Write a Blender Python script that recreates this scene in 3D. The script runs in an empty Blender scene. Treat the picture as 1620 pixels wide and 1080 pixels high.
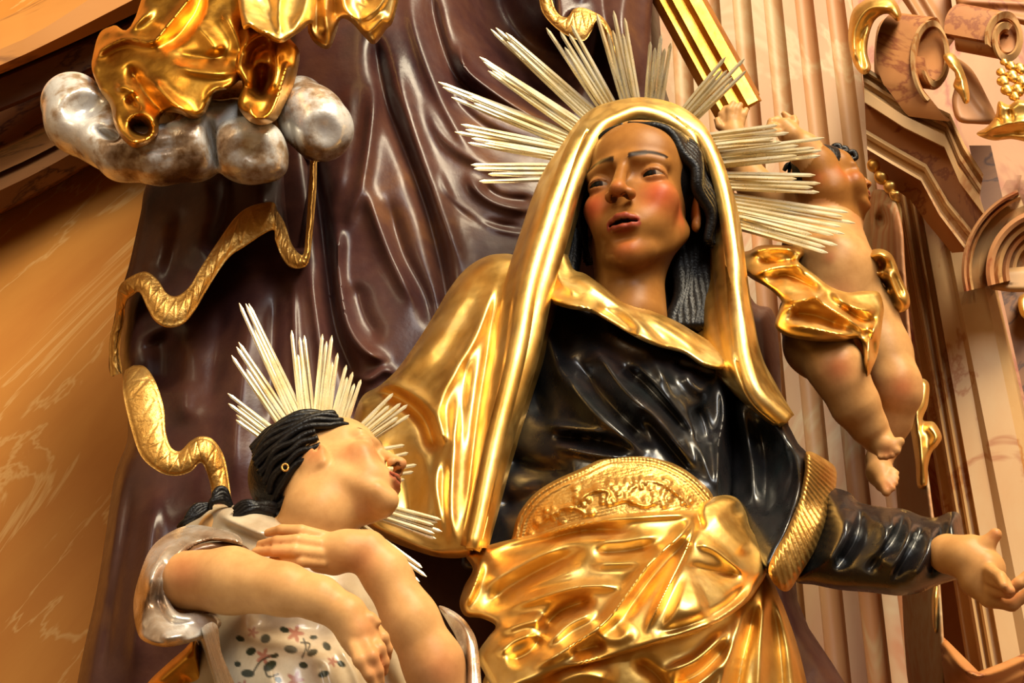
import bpy, math, random
import numpy as np
from mathutils import Matrix, Vector
random.seed(7); rng = np.random.default_rng(7)
scene = bpy.context.scene
COL = scene.collection
# ------------------------------------------------------------------ camera
FPX = 2300.0                                   # focal length in pixels of the 1620x1080 frame
VPX, VPY = 850.0, -3800.0                     # where the plumb lines of the altar meet, in pixels
def nrm(v): v = np.asarray(v, float); return v / np.linalg.norm(v)
zc = nrm([(VPX - 810) / FPX, (540 - VPY) / FPX, -1.0])       # world up, seen in camera axes
fw = np.array([0, 0, -1.0]); yc = nrm(fw - fw.dot(zc) * zc); xc = np.cross(yc, zc)
R_WC = np.stack([xc, yc, zc])                  # rows: world axes in camera axes -> world = R_WC @ cam
CAM = np.array([0.0, 0.0, 1.6])
cam_data = bpy.data.cameras.new('camera'); cam = bpy.data.objects.new('camera', cam_data); COL.objects.link(cam)
cam_data.sensor_width = 36.0; cam_data.lens = FPX * 36.0 / 1620.0; cam_data.clip_start = 0.05
m4 = np.eye(4); m4[:3, :3] = R_WC; m4[:3, 3] = CAM
cam.matrix_world = Matrix(m4.tolist())
scene.camera = cam
# ------------------------------------------------------------------ light
scene.view_settings.view_transform = 'Standard'
try: scene.view_settings.look = 'None'
except Exception: pass
scene.view_settings.exposure = EXPO = 0.10
scene.view_settings.gamma = 1.0
scene.view_settings.use_curve_mapping = False
scene.cycles.use_denoising = True
scene.cycles.max_bounces = 6
scene.cycles.sample_clamp_indirect = 4.0
scene.cycles.caustics_reflective = False; scene.cycles.caustics_refractive = False
world = bpy.data.worlds.new('world'); scene.world = world; world.use_nodes = True
bg = world.node_tree.nodes['Background']; bg.inputs[0].default_value = (1.0, 0.52, 0.20, 1); bg.inputs[1].default_value = 0.13
def area(name, loc, target, sx, sy, power, col):
    l = bpy.data.lights.new(name, 'AREA'); l.shape = 'RECTANGLE'; l.size = sx; l.size_y = sy; l.energy = power; l.color = col
    o = bpy.data.objects.new(name, l); COL.objects.link(o); o.location = loc
    o.rotation_euler = (Vector(target) - Vector(loc)).to_track_quat('-Z', 'Y').to_euler()
    return o
TGT = (0.1, 1.7, 3.2)
area('nave_window_light', (3.9, -4.2, 11.8), TGT, 4.0, 5.0, 2250, (1.0, 0.85, 0.60))
area('front_fill_light', (3.4, -10.6, 9.0), TGT, 4.6, 6.4, 1000, (0.97, 0.97, 0.95))  # unseen front panel, added for broad reflections on the gold
area('left_fill_light', (-6.0, -6.0, 7.4), TGT, 2.4, 4.4, 230, (1.0, 0.80, 0.52))  # added fill from the left, stands for no known window
# ------------------------------------------------------------------ pixel <-> place
C0 = 2.0                                       # horizontal distance of the woman's face, metres
def cdir(x, y):
    x = np.asarray(x, float); y = np.asarray(y, float)
    return np.stack([(x - 810) / FPX, -(y - 540) / FPX, -np.ones(np.broadcast(x, y).shape)], -1)
def P(x, y, off=0.0):                          # pixel + horizontal distance behind the face plane -> camera-axes point
    d = cdir(x, y); k = (C0 + np.asarray(off, float)) / (d @ yc)
    return d * k[..., None]
def PX(x, y, off=0.0): return float(np.linalg.norm(P(x + 1, y, off) - P(x, y, off)))   # metres per pixel there
def W(p): return np.asarray(p) @ R_WC.T + CAM
def proj(c): c = np.asarray(c); return 810 + FPX * c[..., 0] / -c[..., 2], 540 - FPX * c[..., 1] / -c[..., 2]
# ------------------------------------------------------------------ object helpers
def mesh_obj(name, verts, faces, mat, parent=None, smooth=True, cols=None, fix=True, world=False, sharp=None):
    import bmesh
    v = np.asarray(verts, float)
    if not world: v = W(v)
    me = bpy.data.meshes.new(name)
    org = np.zeros(3)
    if parent is None:
        org = np.array([(v[:, 0].min() + v[:, 0].max()) / 2, (v[:, 1].min() + v[:, 1].max()) / 2, v[:, 2].min()])
    else:
        org = np.array(parent.get('_w', (0, 0, 0)))
    me.from_pydata((v - org).tolist(), [], faces.tolist() if isinstance(faces, np.ndarray) else faces)
    if cols is not None:
        a = me.color_attributes.new('Col', 'FLOAT_COLOR', 'POINT')
        c4 = np.ones((len(v), 4), np.float32); c4[:, :3] = cols
        a.data.foreach_set('color', c4.ravel())
    if fix:
        bm = bmesh.new(); bm.from_mesh(me); bmesh.ops.recalc_face_normals(bm, faces=bm.faces); bm.to_mesh(me); bm.free()
    if smooth:
        me.polygons.foreach_set('use_smooth', np.ones(len(me.polygons), bool))
        if sharp is not None: me.set_sharp_from_angle(angle=math.radians(sharp))
    me.materials.append(mat); me.update()
    o = bpy.data.objects.new(name, me); COL.objects.link(o)
    if parent is None: o.location = org; o['_w'] = org.tolist()
    else:
        o.parent = parent; o['_w'] = org.tolist()
    return o
def thing(name, label, cat, base, group=None):
    w = W(P(*base)); o = bpy.data.objects.new(name, None); COL.objects.link(o); o.location = w.tolist(); o['_w'] = w.tolist()
    o.empty_display_size = 0.05
    return tag(o, label, cat, group)
def tag(o, label, cat, group=None):
    o['label'] = label; o['category'] = cat
    if group: o['group'] = group
    return o
def structure(o): o['kind'] = 'structure'; return o
# ------------------------------------------------------------------ curves
def crom(pts, n=8, closed=False):
    p = np.asarray(pts, float); N = len(p)
    if N < 3 and not closed:
        t = np.linspace(0, 1, n + 1)[:, None]; return p[0] * (1 - t) + p[-1] * t
    if closed: q = np.concatenate([p[-1:], p, p[:2]])
    else: q = np.concatenate([2 * p[:1] - p[1:2], p, 2 * p[-1:] - p[-2:-1]])
    t = np.linspace(0, 1, n, endpoint=False)[:, None]; out = []
    for i in range(len(q) - 3):
        a, b, c, d = q[i:i + 4]
        out.append(0.5 * (2 * b + (c - a) * t + (2 * a - 5 * b + 4 * c - d) * t**2 + (3 * b - a - 3 * c + d) * t**3))
    r = np.concatenate(out)
    if not closed: r = np.concatenate([r, p[-1:]])
    return r
def seg_dist(px, py, line, closed=False):
    """distance, param along (0..1), signed side and nearest point of points to a polyline"""
    l = np.asarray(line, float); a = l if closed else l[:-1]; b = np.roll(l, -1, 0) if closed else l[1:]
    L = np.linalg.norm(b - a, axis=1); cum = np.concatenate([[0], np.cumsum(L)]); tot = max(cum[-1], 1e-9)
    best = np.full(px.shape, 1e18); par = np.zeros(px.shape); side = np.ones(px.shape); nx = np.zeros(px.shape); ny = np.zeros(px.shape)
    for i in range(len(a)):
        d = b[i] - a[i]; ll = max(d @ d, 1e-12)
        t = np.clip(((px - a[i, 0]) * d[0] + (py - a[i, 1]) * d[1]) / ll, 0, 1)
        qx = a[i, 0] + t * d[0]; qy = a[i, 1] + t * d[1]; dd = (px - qx)**2 + (py - qy)**2
        m = dd < best
        best = np.where(m, dd, best); par = np.where(m, (cum[i] + t * L[i]) / tot, par)
        side = np.where(m, np.sign(d[0] * (py - a[i, 1]) - d[1] * (px - a[i, 0])), side)
        nx = np.where(m, qx, nx); ny = np.where(m, qy, ny)
    return np.sqrt(best), par, side, nx, ny
def inside(px, py, poly):
    r = np.zeros(px.shape, bool); x, y = poly[:, 0], poly[:, 1]; j = len(poly) - 1
    for i in range(len(poly)):
        if y[i] != y[j]:
            r ^= ((y[i] > py) != (y[j] > py)) & (px < (x[j] - x[i]) * (py - y[i]) / (y[j] - y[i]) + x[i])
        j = i
    return r
def tps(ctrl):
    c = np.asarray(ctrl, float); xy = c[:, :2] / 300.0; n = len(c)
    if n == 1: return lambda X, Y: np.full(np.shape(X), c[0, 2])
    def U(r2): return np.where(r2 > 1e-12, r2 * np.log(r2 + 1e-20), 0)
    K = U(((xy[:, None] - xy[None])**2).sum(-1)) + np.eye(n) * 1e-4
    Q = np.concatenate([np.ones((n, 1)), xy], 1)
    A = np.zeros((n + 3, n + 3)); A[:n, :n] = K; A[:n, n:] = Q; A[n:, :n] = Q.T
    A[n:, n:] = -np.eye(3) * 1e-6
    w = np.linalg.solve(A, np.concatenate([c[:, 2], np.zeros(3)]))
    def f(X, Y):
        X = np.asarray(X, float) / 300.0; Y = np.asarray(Y, float) / 300.0
        r = w[n] + w[n + 1] * X + w[n + 2] * Y
        for i in range(n): r = r + w[i] * U((X - xy[i, 0])**2 + (Y - xy[i, 1])**2)
        return r
    return f
def fold_height(X, Y, folds):
    h = np.zeros(X.shape)
    for f in folds:
        pts, amp, w = f[0], f[1], f[2]; p = f[3] if len(f) > 3 else 1.6; te = f[4] if len(f) > 4 else 0.25
        l = crom(pts, 5)
        d, t, s, _, _ = seg_dist(X, Y, l)
        if isinstance(w, tuple): w = np.where(s < 0, w[0], w[1])
        ends = np.clip(np.minimum(t, 1 - t) / max(te, 1e-3), 0, 1) if te > 0 else 1.0
        if te > 0: ends = ends * ends * (3 - 2 * ends)
        e = np.exp(-(d / w)**p)
        h += amp * 1e-3 * e * ends
    return h
def relief(name, outline, ctrl, folds, mat, parent=None, step=3.0, th=0.05, rim=(14, 0.03), smooth_outline=True, post=None, ngrid=6, rough=0.0, colf=None, sm=2):
    """a carved solid: outline in pixels, distances interpolated between control points, raised/sunk folds, rounded rim, real thickness"""
    poly = crom(outline, ngrid, True) if smooth_outline else np.asarray(outline, float)
    lo = poly.min(0) - step; hi = poly.max(0) + step
    gx = np.arange(lo[0], hi[0] + step, step); gy = np.arange(lo[1], hi[1] + step, step)
    X, Y = np.meshgrid(gx, gy, indexing='ij'); nx, ny = X.shape
    cx = X[:-1, :-1] + step / 2; cy = Y[:-1, :-1] + step / 2
    keep = inside(cx, cy, poly)
    id_ = np.arange(nx * ny).reshape(nx, ny)
    q = np.stack([id_[:-1, :-1], id_[1:, :-1], id_[1:, 1:], id_[:-1, 1:]], -1)[keep]
    used = np.unique(q); remap = -np.ones(nx * ny, int); remap[used] = np.arange(len(used)); q = remap[q]
    x = X.ravel()[used]; y = Y.ravel()[used]
    e = np.concatenate([q[:, [0, 1]], q[:, [1, 2]], q[:, [2, 3]], q[:, [3, 0]]])
    key = np.sort(e, 1); kk = key[:, 0] * (len(used) + 1) + key[:, 1]
    u, inv, cnt = np.unique(kk, return_inverse=True, return_counts=True)
    be = e[cnt[inv] == 1]
    d, t, s, qx, qy = seg_dist(x, y, poly, True)
    b = np.unique(be); x[b] = qx[b]; y[b] = qy[b]; d[b] = 0
    off = tps(ctrl)(x, y) - fold_height(x, y, folds)
    if post is not None: off = off - post(x, y) * 1e-3
    if rough: off = off - rough * 1e-3 * lump(x, y)
    rw, rd = rim
    if rw > 0:
        k = np.clip(1 - d / rw, 0, 1); off = off + rd * (1 - np.sqrt(np.clip(1 - k * k, 0, 1)))
    ee = np.concatenate([e, e[:, ::-1]]); ct = np.bincount(ee[:, 0], minlength=len(x))
    for _ in range(sm): off = .45 * off + .55 * np.bincount(ee[:, 0], off[ee[:, 1]], len(x)) / ct
    n = len(x); F = P(x, y, off); B = P(x, y, np.maximum(off + th * 0.6, tps(ctrl)(x, y) + th + rd))
    V = np.concatenate([F, B])
    sides = np.stack([be[:, 0], be[:, 1], be[:, 1] + n, be[:, 0] + n], 1)
    faces = np.concatenate([q, q[:, ::-1] + n, sides[:, ::-1]])
    cols = None
    if colf is not None:
        c = colf(x, y); cols = np.concatenate([c, c])
    return mesh_obj(name, V, faces, mat, parent, True, cols, sharp=85)
_ph = rng.random((24, 3)) * 6.28
def lump(x, y, s=1.0):                         # gentle hand-carved unevenness
    r = 0
    for i in range(10):
        a = _ph[i, 0]; w = (0.02 + 0.012 * i) * s
        r = r + np.sin((x * math.cos(a) + y * math.sin(a)) * w + _ph[i, 1]) / (1 + 0.5 * i)
    return r
def loft(name, rows, mat, parent=None, th=0.01, nr=6, nc=6, close=False, world=False, smooth=True, sharp=50, disp=None, lin=False, back=False):
    """surface through rows of (x, y, off), made a solid of thickness th"""
    R = [np.asarray(r, float) for r in rows]
    if lin: G = np.stack(R)
    else:
        G = np.stack([crom(r, nc, close) for r in R]) if nc > 1 else np.stack(R)
    if nr > 1:
        a = crom(G.reshape(len(G), -1), nr); G = a.reshape(len(a), -1, 3)
    V = G.copy() if world else P(G[..., 0], G[..., 1], G[..., 2])
    if disp is not None:
        du = np.gradient(V, axis=0); dv = np.gradient(V, axis=1); nn = np.cross(du, dv); nn /= np.linalg.norm(nn, axis=-1, keepdims=True) + 1e-12
        u, v = np.meshgrid(np.linspace(0, 1, V.shape[0]), np.linspace(0, 1, V.shape[1]), indexing='ij')
        V = V + nn * disp(u, v)[..., None]
    B = P(G[..., 0], G[..., 1], G[..., 2] + th) if back else None
    return grid_solid(name, V, mat, parent, th, close, world, smooth, sharp, B)
def grid_solid(name, V, mat, parent=None, th=0.01, close=False, world=False, smooth=True, sharp=50, B=None):
    a, b, _ = V.shape
    du = np.gradient(V, axis=0); dv = np.gradient(V, axis=1)
    if close:
        dv = (np.roll(V, -1, 1) - np.roll(V, 1, 1)) / 2
    nn = np.cross(du, dv); nn /= np.linalg.norm(nn, axis=-1, keepdims=True) + 1e-12
    if B is None: B = V - nn * th
    id_ = np.arange(a * b).reshape(a, b)
    if close: i2 = np.concatenate([id_, id_[:, :1]], 1)
    else: i2 = id_
    q = np.stack([i2[:-1, :-1], i2[1:, :-1], i2[1:, 1:], i2[:-1, 1:]], -1).reshape(-1, 4)
    n = a * b; fs = [q, q[:, ::-1] + n]
    def strip(l):
        l = np.asarray(l); return np.stack([l[:-1], l[1:], l[1:] + n, l[:-1] + n], 1)
    fs += [strip(i2[0]), strip(i2[-1][::-1])]
    if not close: fs += [strip(id_[:, 0][::-1]), strip(id_[:, -1])]
    return mesh_obj(name, np.concatenate([V.reshape(-1, 3), B.reshape(-1, 3)]), np.concatenate(fs), mat, parent, smooth, None, world=world, sharp=sharp)
def tube(name, pts, rad, mat, parent=None, seg=10, n=6, cam=False, flat=1.0, merge=None):
    """tube through (x,y,off) points; rad in pixels (list or number)"""
    p = np.asarray(pts, float); r = np.broadcast_to(np.asarray(rad, float), (len(p),))
    c = crom(np.concatenate([p, r[:, None]], 1), n)
    C = P(c[:, 0], c[:, 1], c[:, 2]); rr = c[:, 3] * np.array([PX(*q[:3]) for q in c])
    T = np.gradient(C, axis=0); T /= np.linalg.norm(T, axis=1, keepdims=True)
    up = np.array([0, 0, 1.0]); V = []
    for i in range(len(C)):
        s = np.cross(T[i], up); s /= np.linalg.norm(s) + 1e-9; u = np.cross(s, T[i])
        a = np.linspace(0, 2 * np.pi, seg, endpoint=False)[:, None]
        V.append(C[i] + rr[i] * (np.cos(a) * s + np.sin(a) * u * flat))
    V = np.concatenate(V); m = len(C); id_ = np.arange(m * seg).reshape(m, seg); i2 = np.concatenate([id_, id_[:, :1]], 1)
    q = np.stack([i2[:-1, :-1], i2[1:, :-1], i2[1:, 1:], i2[:-1, 1:]], -1).reshape(-1, 4).tolist()
    q += [id_[0][::-1].tolist(), id_[-1].tolist()]
    if merge is not None: merge.append((V, q)); return None
    return mesh_obj(name, V, q, mat, parent, True)
def merged(name, lst, mat, parent=None, **k):
    V = []; Fc = []; n = 0
    for v, f in lst:
        V.append(v); Fc += [[i + n for i in g] for g in f]; n += len(v)
    return mesh_obj(name, np.concatenate(V), Fc, mat, parent, True, **k)
# ------------------------------------------------------------------ solids by distance field
class Field:
    def __init__(s, lo, hi, vox):
        s.lo = np.asarray(lo, float); s.vox = vox
        s.n = np.ceil((np.asarray(hi) - s.lo) / vox).astype(int) + 1
        s.F = np.full(s.n, 1.0, np.float32)
        s.ax = [(s.lo[i] + np.arange(s.n[i]) * vox).astype(np.float32) for i in range(3)]
    def win(s, lo, hi):
        a = np.clip(np.floor((np.asarray(lo) - s.lo) / s.vox).astype(int), 0, s.n); b = np.clip(np.ceil((np.asarray(hi) - s.lo) / s.vox).astype(int) + 1, 0, s.n)
        sl = tuple(slice(a[i], b[i]) for i in range(3))
        return sl, s.ax[0][sl[0]][:, None, None], s.ax[1][sl[1]][None, :, None], s.ax[2][sl[2]][None, None, :]
    def op(s, sl, d, k, sub):
        f = s.F[sl]
        if d.size == 0: return
        if sub: d = -d; h = np.clip(0.5 - 0.5 * (d - f) / k, 0, 1); r = d * (1 - h) + f * h + k * h * (1 - h)
        else: h = np.clip(0.5 + 0.5 * (d - f) / k, 0, 1); r = d * (1 - h) + f * h - k * h * (1 - h)
        s.F[sl] = r
    def cap(s, a, b, ra, rb, k=0.01, sub=False):
        a = np.asarray(a, float); b = np.asarray(b, float); R = max(ra, rb) + k * 1.2 + 3 * s.vox
        sl, x, y, z = s.win(np.minimum(a, b) - R, np.maximum(a, b) + R)
        d = b - a; ll = max(d @ d, 1e-12)
        t = np.clip(((x - a[0]) * d[0] + (y - a[1]) * d[1] + (z - a[2]) * d[2]) / ll, 0, 1)
        dd = np.sqrt((x - a[0] - t * d[0])**2 + (y - a[1] - t * d[1])**2 + (z - a[2] - t * d[2])**2) - (ra + t * (rb - ra))
        s.op(sl, dd, k, sub)
    def ell(s, c, r, k=0.01, rot=None, sub=False):
        c = np.asarray(c, float); r = np.asarray(r, float); R = r.max() + k * 1.2 + 3 * s.vox
        sl, x, y, z = s.win(c - R, c + R); x = x - c[0]; y = y - c[1]; z = z - c[2]
        if rot is not None:
            M = np.asarray(rot); x, y, z = (M[0, 0] * x + M[1, 0] * y + M[2, 0] * z), (M[0, 1] * x + M[1, 1] * y + M[2, 1] * z), (M[0, 2] * x + M[1, 2] * y + M[2, 2] * z)
        k0 = np.sqrt((x / r[0])**2 + (y / r[1])**2 + (z / r[2])**2); k1 = np.sqrt((x / r[0]**2)**2 + (y / r[1]**2)**2 + (z / r[2]**2)**2) + 1e-9
        s.op(sl, k0 * (k0 - 1) / k1, k, sub)
    def fn(s, c, R, f, k=0.004, sub=False):
        c = np.asarray(c, float); sl, x, y, z = s.win(c - R, c + R)
        s.op(sl, f(x, y, z), k, sub)
    def chain(s, pts, k=0.01):                 # (x, y, off, radius in px)
        for a, b in zip(pts[:-1], pts[1:]):
            s.cap(P(*a[:3]), P(*b[:3]), a[3] * PX(*a[:3]), b[3] * PX(*b[:3]), k)
    def mesh(s, smooth=2):
        F = s.F; S = F < 0; nx, ny, nz = F.shape
        c = np.zeros((nx - 1, ny - 1, nz - 1), np.int8)
        for i in (0, 1):
            for j in (0, 1):
                for k in (0, 1): c += S[i:nx - 1 + i, j:ny - 1 + j, k:nz - 1 + k]
        act = (c > 0) & (c < 8); ijk = np.argwhere(act); idx = np.full(act.shape, -1, np.int64); idx[act] = np.arange(len(ijk))
        acc = np.zeros((len(ijk), 3)); cnt = np.zeros(len(ijk))
        for ax in range(3):
            o = [a for a in range(3) if a != ax]
            for u in (0, 1):
                for v in (0, 1):
                    a = np.zeros(3, int); a[o[0]] = u; a[o[1]] = v; b = a.copy(); b[ax] = 1
                    fa = F[tuple((ijk + a).T)]; fb = F[tuple((ijk + b).T)]; m = (fa < 0) != (fb < 0)
                    t = np.where(m, fa / np.where(m, fa - fb, 1), 0); pos = a[None].repeat(len(ijk), 0).astype(float); pos[:, ax] = t
                    acc += pos * m[:, None]; cnt += m
        V = s.lo + s.vox * (ijk + acc / cnt[:, None]); faces = []
        for ax in range(3):
            o = [a for a in range(3) if a != ax]
            sl0 = [slice(None)] * 3; sl1 = [slice(None)] * 3; sl0[ax] = slice(0, -1); sl1[ax] = slice(1, None)
            m = S[tuple(sl0)] != S[tuple(sl1)]
            for q in o:
                g = [slice(None)] * 3; g[q] = slice(0, 1); m[tuple(g)] = False; g[q] = slice(-1, None); m[tuple(g)] = False
            e = np.argwhere(m)
            if len(e) == 0: continue
            def cell(du, dv):
                z = e.copy(); z[:, o[0]] -= du; z[:, o[1]] -= dv; return idx[tuple(z.T)]
            f = np.stack([cell(1, 1), cell(0, 1), cell(0, 0), cell(1, 0)], 1)
            ins = S[tuple(e.T)]; flip = ins if ax != 1 else ~ins
            f[~flip] = f[~flip][:, ::-1]; faces.append(f)
        Fc = np.concatenate(faces); Fc = Fc[(Fc >= 0).all(1)]
        E = np.concatenate([Fc[:, [0, 1]], Fc[:, [1, 2]], Fc[:, [2, 3]], Fc[:, [3, 0]]])
        for it in range(smooth):
            for lam in (0.5, -0.52):
                sm = np.zeros_like(V); ct = np.zeros(len(V))
                for k in range(3): sm[:, k] = np.bincount(E[:, 0], V[E[:, 1], k], len(V)) + np.bincount(E[:, 1], V[E[:, 0], k], len(V))
                ct = np.bincount(E[:, 0], minlength=len(V)) + np.bincount(E[:, 1], minlength=len(V))
                V = V + lam * (sm / np.maximum(ct, 1)[:, None] - V)
        return V, Fc
def bounds(pts, pad):
    c = np.array([P(*p[:3]) for p in pts]); return c.min(0) - pad, c.max(0) + pad
# ------------------------------------------------------------------ materials
def new_mat(name):
    m = bpy.data.materials.new(name); m.use_nodes = True
    return m, m.node_tree, m.node_tree.nodes['Principled BSDF']
def nd(t, kind, **k):
    n = t.nodes.new(kind)
    for a, b in k.items(): setattr(n, a, b)
    return n
def ramp(t, fac, stops):
    r = nd(t, 'ShaderNodeValToRGB'); e = r.color_ramp.elements
    while len(e) < len(stops): e.new(0.5)
    for el, (p, c) in zip(e, stops): el.position = p; el.color = (*c, 1)
    t.links.new(fac, r.inputs[0]); return r
def noise(t, scale, detail=4, rough=0.55, dist=0.0, mapping=None):
    g = nd(t, 'ShaderNodeNewGeometry'); n = nd(t, 'ShaderNodeTexNoise')
    n.inputs['Scale'].default_value = scale; n.inputs['Detail'].default_value = detail; n.inputs['Roughness'].default_value = rough; n.inputs['Distortion'].default_value = dist
    if mapping is not None:
        mp = nd(t, 'ShaderNodeMapping'); mp.vector_type = 'TEXTURE'; mp.inputs['Rotation'].default_value = mapping[0]; mp.inputs['Scale'].default_value = mapping[1]
        t.links.new(g.outputs['Position'], mp.inputs['Vector']); t.links.new(mp.outputs[0], n.inputs['Vector'])
    else: t.links.new(g.outputs['Position'], n.inputs['Vector'])
    return n
def bump(t, b, h, strength, dist=0.01):
    n = nd(t, 'ShaderNodeBump'); n.inputs['Strength'].default_value = strength; n.inputs['Distance'].default_value = dist
    t.links.new(h, n.inputs['Height']); t.links.new(n.outputs[0], b.inputs['Normal']); return n
def paint(name, stops, metal=0.0, rough=(0.3, 0.45), nscale=14, coat=0.0, bmp=0.0, bscale=120, spec=0.5, mapping=None, detail=5, coat_r=0.12, dist=0.0):
    m, t, b = new_mat(name)
    n = noise(t, nscale, detail, 0.6, dist, mapping); r = ramp(t, n.outputs['Fac'], stops); t.links.new(r.outputs[0], b.inputs['Base Color'])
    b.inputs['Metallic'].default_value = metal; b.inputs['Specular IOR Level'].default_value = spec
    n2 = noise(t, nscale * 3.1, 4); mr = nd(t, 'ShaderNodeMapRange'); mr.inputs[1].default_value = 0.3; mr.inputs[2].default_value = 0.7; mr.inputs[3].default_value = rough[0]; mr.inputs[4].default_value = rough[1]
    t.links.new(n2.outputs['Fac'], mr.inputs[0]); t.links.new(mr.outputs[0], b.inputs['Roughness'])
    b.inputs['Coat Weight'].default_value = coat; b.inputs['Coat Roughness'].default_value = coat_r
    if bmp: bump(t, b, noise(t, bscale, 3).outputs['Fac'], bmp)
    return m
def vcol(name, rough=0.38, coat=0.3, bmp=0.0, metal=0.0, mott=0.12, bscale=60, spec=0.5):
    m, t, b = new_mat(name)
    a = nd(t, 'ShaderNodeAttribute'); a.attribute_name = 'Col'
    n = noise(t, 22, 6, 0.65); hs = nd(t, 'ShaderNodeMixRGB'); hs.blend_type = 'MULTIPLY'; hs.inputs[0].default_value = 1
    r = ramp(t, n.outputs['Fac'], [(0.3, (1 - mott, 1 - mott * 1.3, 1 - mott * 1.6)), (0.65, (1, 1, 1))])
    t.links.new(a.outputs['Color'], hs.inputs[1]); t.links.new(r.outputs[0], hs.inputs[2]); t.links.new(hs.outputs[0], b.inputs['Base Color'])
    b.inputs['Specular IOR Level'].default_value = spec; b.inputs['Roughness'].default_value = rough; b.inputs['Coat Weight'].default_value = coat; b.inputs['Coat Roughness'].default_value = 0.2; b.inputs['Metallic'].default_value = metal
    if bmp: bump(t, b, noise(t, bscale, 4).outputs['Fac'], bmp)
    return m
M = {}
M['gold'] = paint('leaf_gold', [(0.25, (0.68, 0.36, 0.07)), (0.5, (0.88, 0.57, 0.17)), (0.75, (0.95, 0.69, 0.30))], 1.0, (0.34, 0.48), 10, bmp=0.07, bscale=38)
M['gold_dark'] = paint('shaded_leaf_gold', [(0.25, (0.42, 0.17, 0.02)), (0.5, (0.72, 0.36, 0.05)), (0.75, (0.84, 0.48, 0.10))], 1.0, (0.28, 0.42), 12, bmp=0.06, bscale=45)  # darker leaf gold: shadow on the upper drapery put into the colour
M['gold_matte'] = paint('matte_gold', [(0.25, (0.50, 0.25, 0.05)), (0.6, (0.72, 0.43, 0.12)), (0.8, (0.80, 0.54, 0.20))], 0.9, (0.34, 0.5), 16, bmp=0.2, bscale=160)
M['ray'] = paint('pale_gilt_ray', [(0.3, (0.84, 0.66, 0.34)), (0.5, (0.93, 0.82, 0.54)), (0.7, (0.95, 0.90, 0.72))], 0.45, (0.24, 0.36), 18)
M['black'] = paint('black_lacquer', [(0.3, (0.005, 0.008, 0.009)), (0.55, (0.012, 0.010, 0.011)), (0.75, (0.032, 0.016, 0.012))], 0.0, (0.24, 0.36), 10, coat=0.22, bmp=0.10, bscale=36, spec=0.62)
M['brown'] = paint('brown_purple_paint', [(0.28, (0.030, 0.011, 0.013)), (0.46, (0.068, 0.024, 0.020)), (0.60, (0.100, 0.038, 0.024)), (0.78, (0.21, 0.085, 0.028))], 0.0, (0.30, 0.46), 5, coat=0.06, bmp=0.08, bscale=50, spec=0.30)
M['silver'] = paint('silvered_cloud', [(0.38, (0.16, 0.075, 0.025)), (0.46, (0.46, 0.32, 0.20)), (0.53, (0.82, 0.78, 0.71)), (0.7, (0.93, 0.92, 0.89))], 0.30, (0.22, 0.36), 10, bmp=0.12, bscale=55)
M['hair'] = paint('dark_hair_paint', [(0.3, (0.004, 0.004, 0.005)), (0.7, (0.012, 0.009, 0.007))], 0.0, (0.30, 0.42), 30, spec=0.22, bmp=0.2, bscale=200)
M['tan_marble'] = None
def marble(name, c0, c1, vein, scale=3.0, rot=(0, 0, 0), stretch=(1, 1, 1), rough=0.28, vw=(0.0, 0.035)):
    m, t, b = new_mat(name)
    n = noise(t, scale, 8, 0.6, 0.4, (rot, stretch)); r = ramp(t, n.outputs['Fac'], [(0.3, c0), (0.7, c1)])
    v = noise(t, scale * 0.55, 6, 0.6, 1.2, (rot, stretch)); s = nd(t, 'ShaderNodeMath', operation='SUBTRACT'); s.inputs[1].default_value = 0.5
    a = nd(t, 'ShaderNodeMath', operation='ABSOLUTE'); t.links.new(v.outputs['Fac'], s.inputs[0]); t.links.new(s.outputs[0], a.inputs[0])
    vr = ramp(t, a.outputs[0], [(vw[0], (1, 1, 1)), (vw[1], (0, 0, 0))])
    mx = nd(t, 'ShaderNodeMixRGB'); t.links.new(vr.outputs[0], mx.inputs[0]); t.links.new(r.outputs[0], mx.inputs[1]); mx.inputs[2].default_value = (*vein, 1)
    t.links.new(mx.outputs[0], b.inputs['Base Color']); b.inputs['Roughness'].default_value = rough + .16; b.inputs['Specular IOR Level'].default_value = 0.3
    bump(t, b, n.outputs['Fac'], 0.03); return m
M['tan_marble'] = marble('ochre_marble', (0.54, 0.19, 0.020), (0.64, 0.26, 0.036), (0.70, 0.36, 0.10), 5.0, (0, math.radians(-52), 0), (3.4, 1, 0.8), 0.42, (0.0, 0.012))
M['ochre'] = marble('ochre_moulding', (0.50, 0.19, 0.035), (0.58, 0.25, 0.06), (0.30, 0.12, 0.03), 3.0, (0, -.45, 0), (2.5, 1, .7), 0.35, (0.0, 0.02))
M['brown_marble'] = marble('brown_marble', (0.14, 0.052, 0.016), (0.26, 0.11, 0.034), (0.06, 0.02, 0.01), 5.0, (0, -.6, 0), (2.5, 1, .6), 0.4, (0.0, 0.02))
M['pink_marble'] = marble('pink_marble', (0.50, 0.31, 0.14), (0.48, 0.19, 0.07), (0.54, 0.37, 0.19), 3.6, (0, 0, 0), (1, 1, 2.2), 0.34, (0.0, 0.03))
M['rose_marble'] = marble('rose_marble', (0.44, 0.16, 0.055), (0.50, 0.26, 0.11), (0.34, 0.09, 0.035), 4.2, (0, 0, 0), (1, 1, 2.0), 0.34, (0.0, 0.03))
M['cream_marble'] = marble('cream_marble', (0.54, 0.35, 0.16), (0.50, 0.26, 0.09), (0.38, 0.15, 0.04), 5, (0, 0, 0), (1, 1, 1.7), 0.34, (0.0, 0.02))
M['red_marble'] = marble('red_marble', (0.40, 0.14, 0.035), (0.50, 0.21, 0.06), (0.26, 0.07, 0.02), 5, (0, 0.4, 0), (1, 1, 0.8), 0.32, (0.0, 0.02))
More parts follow.
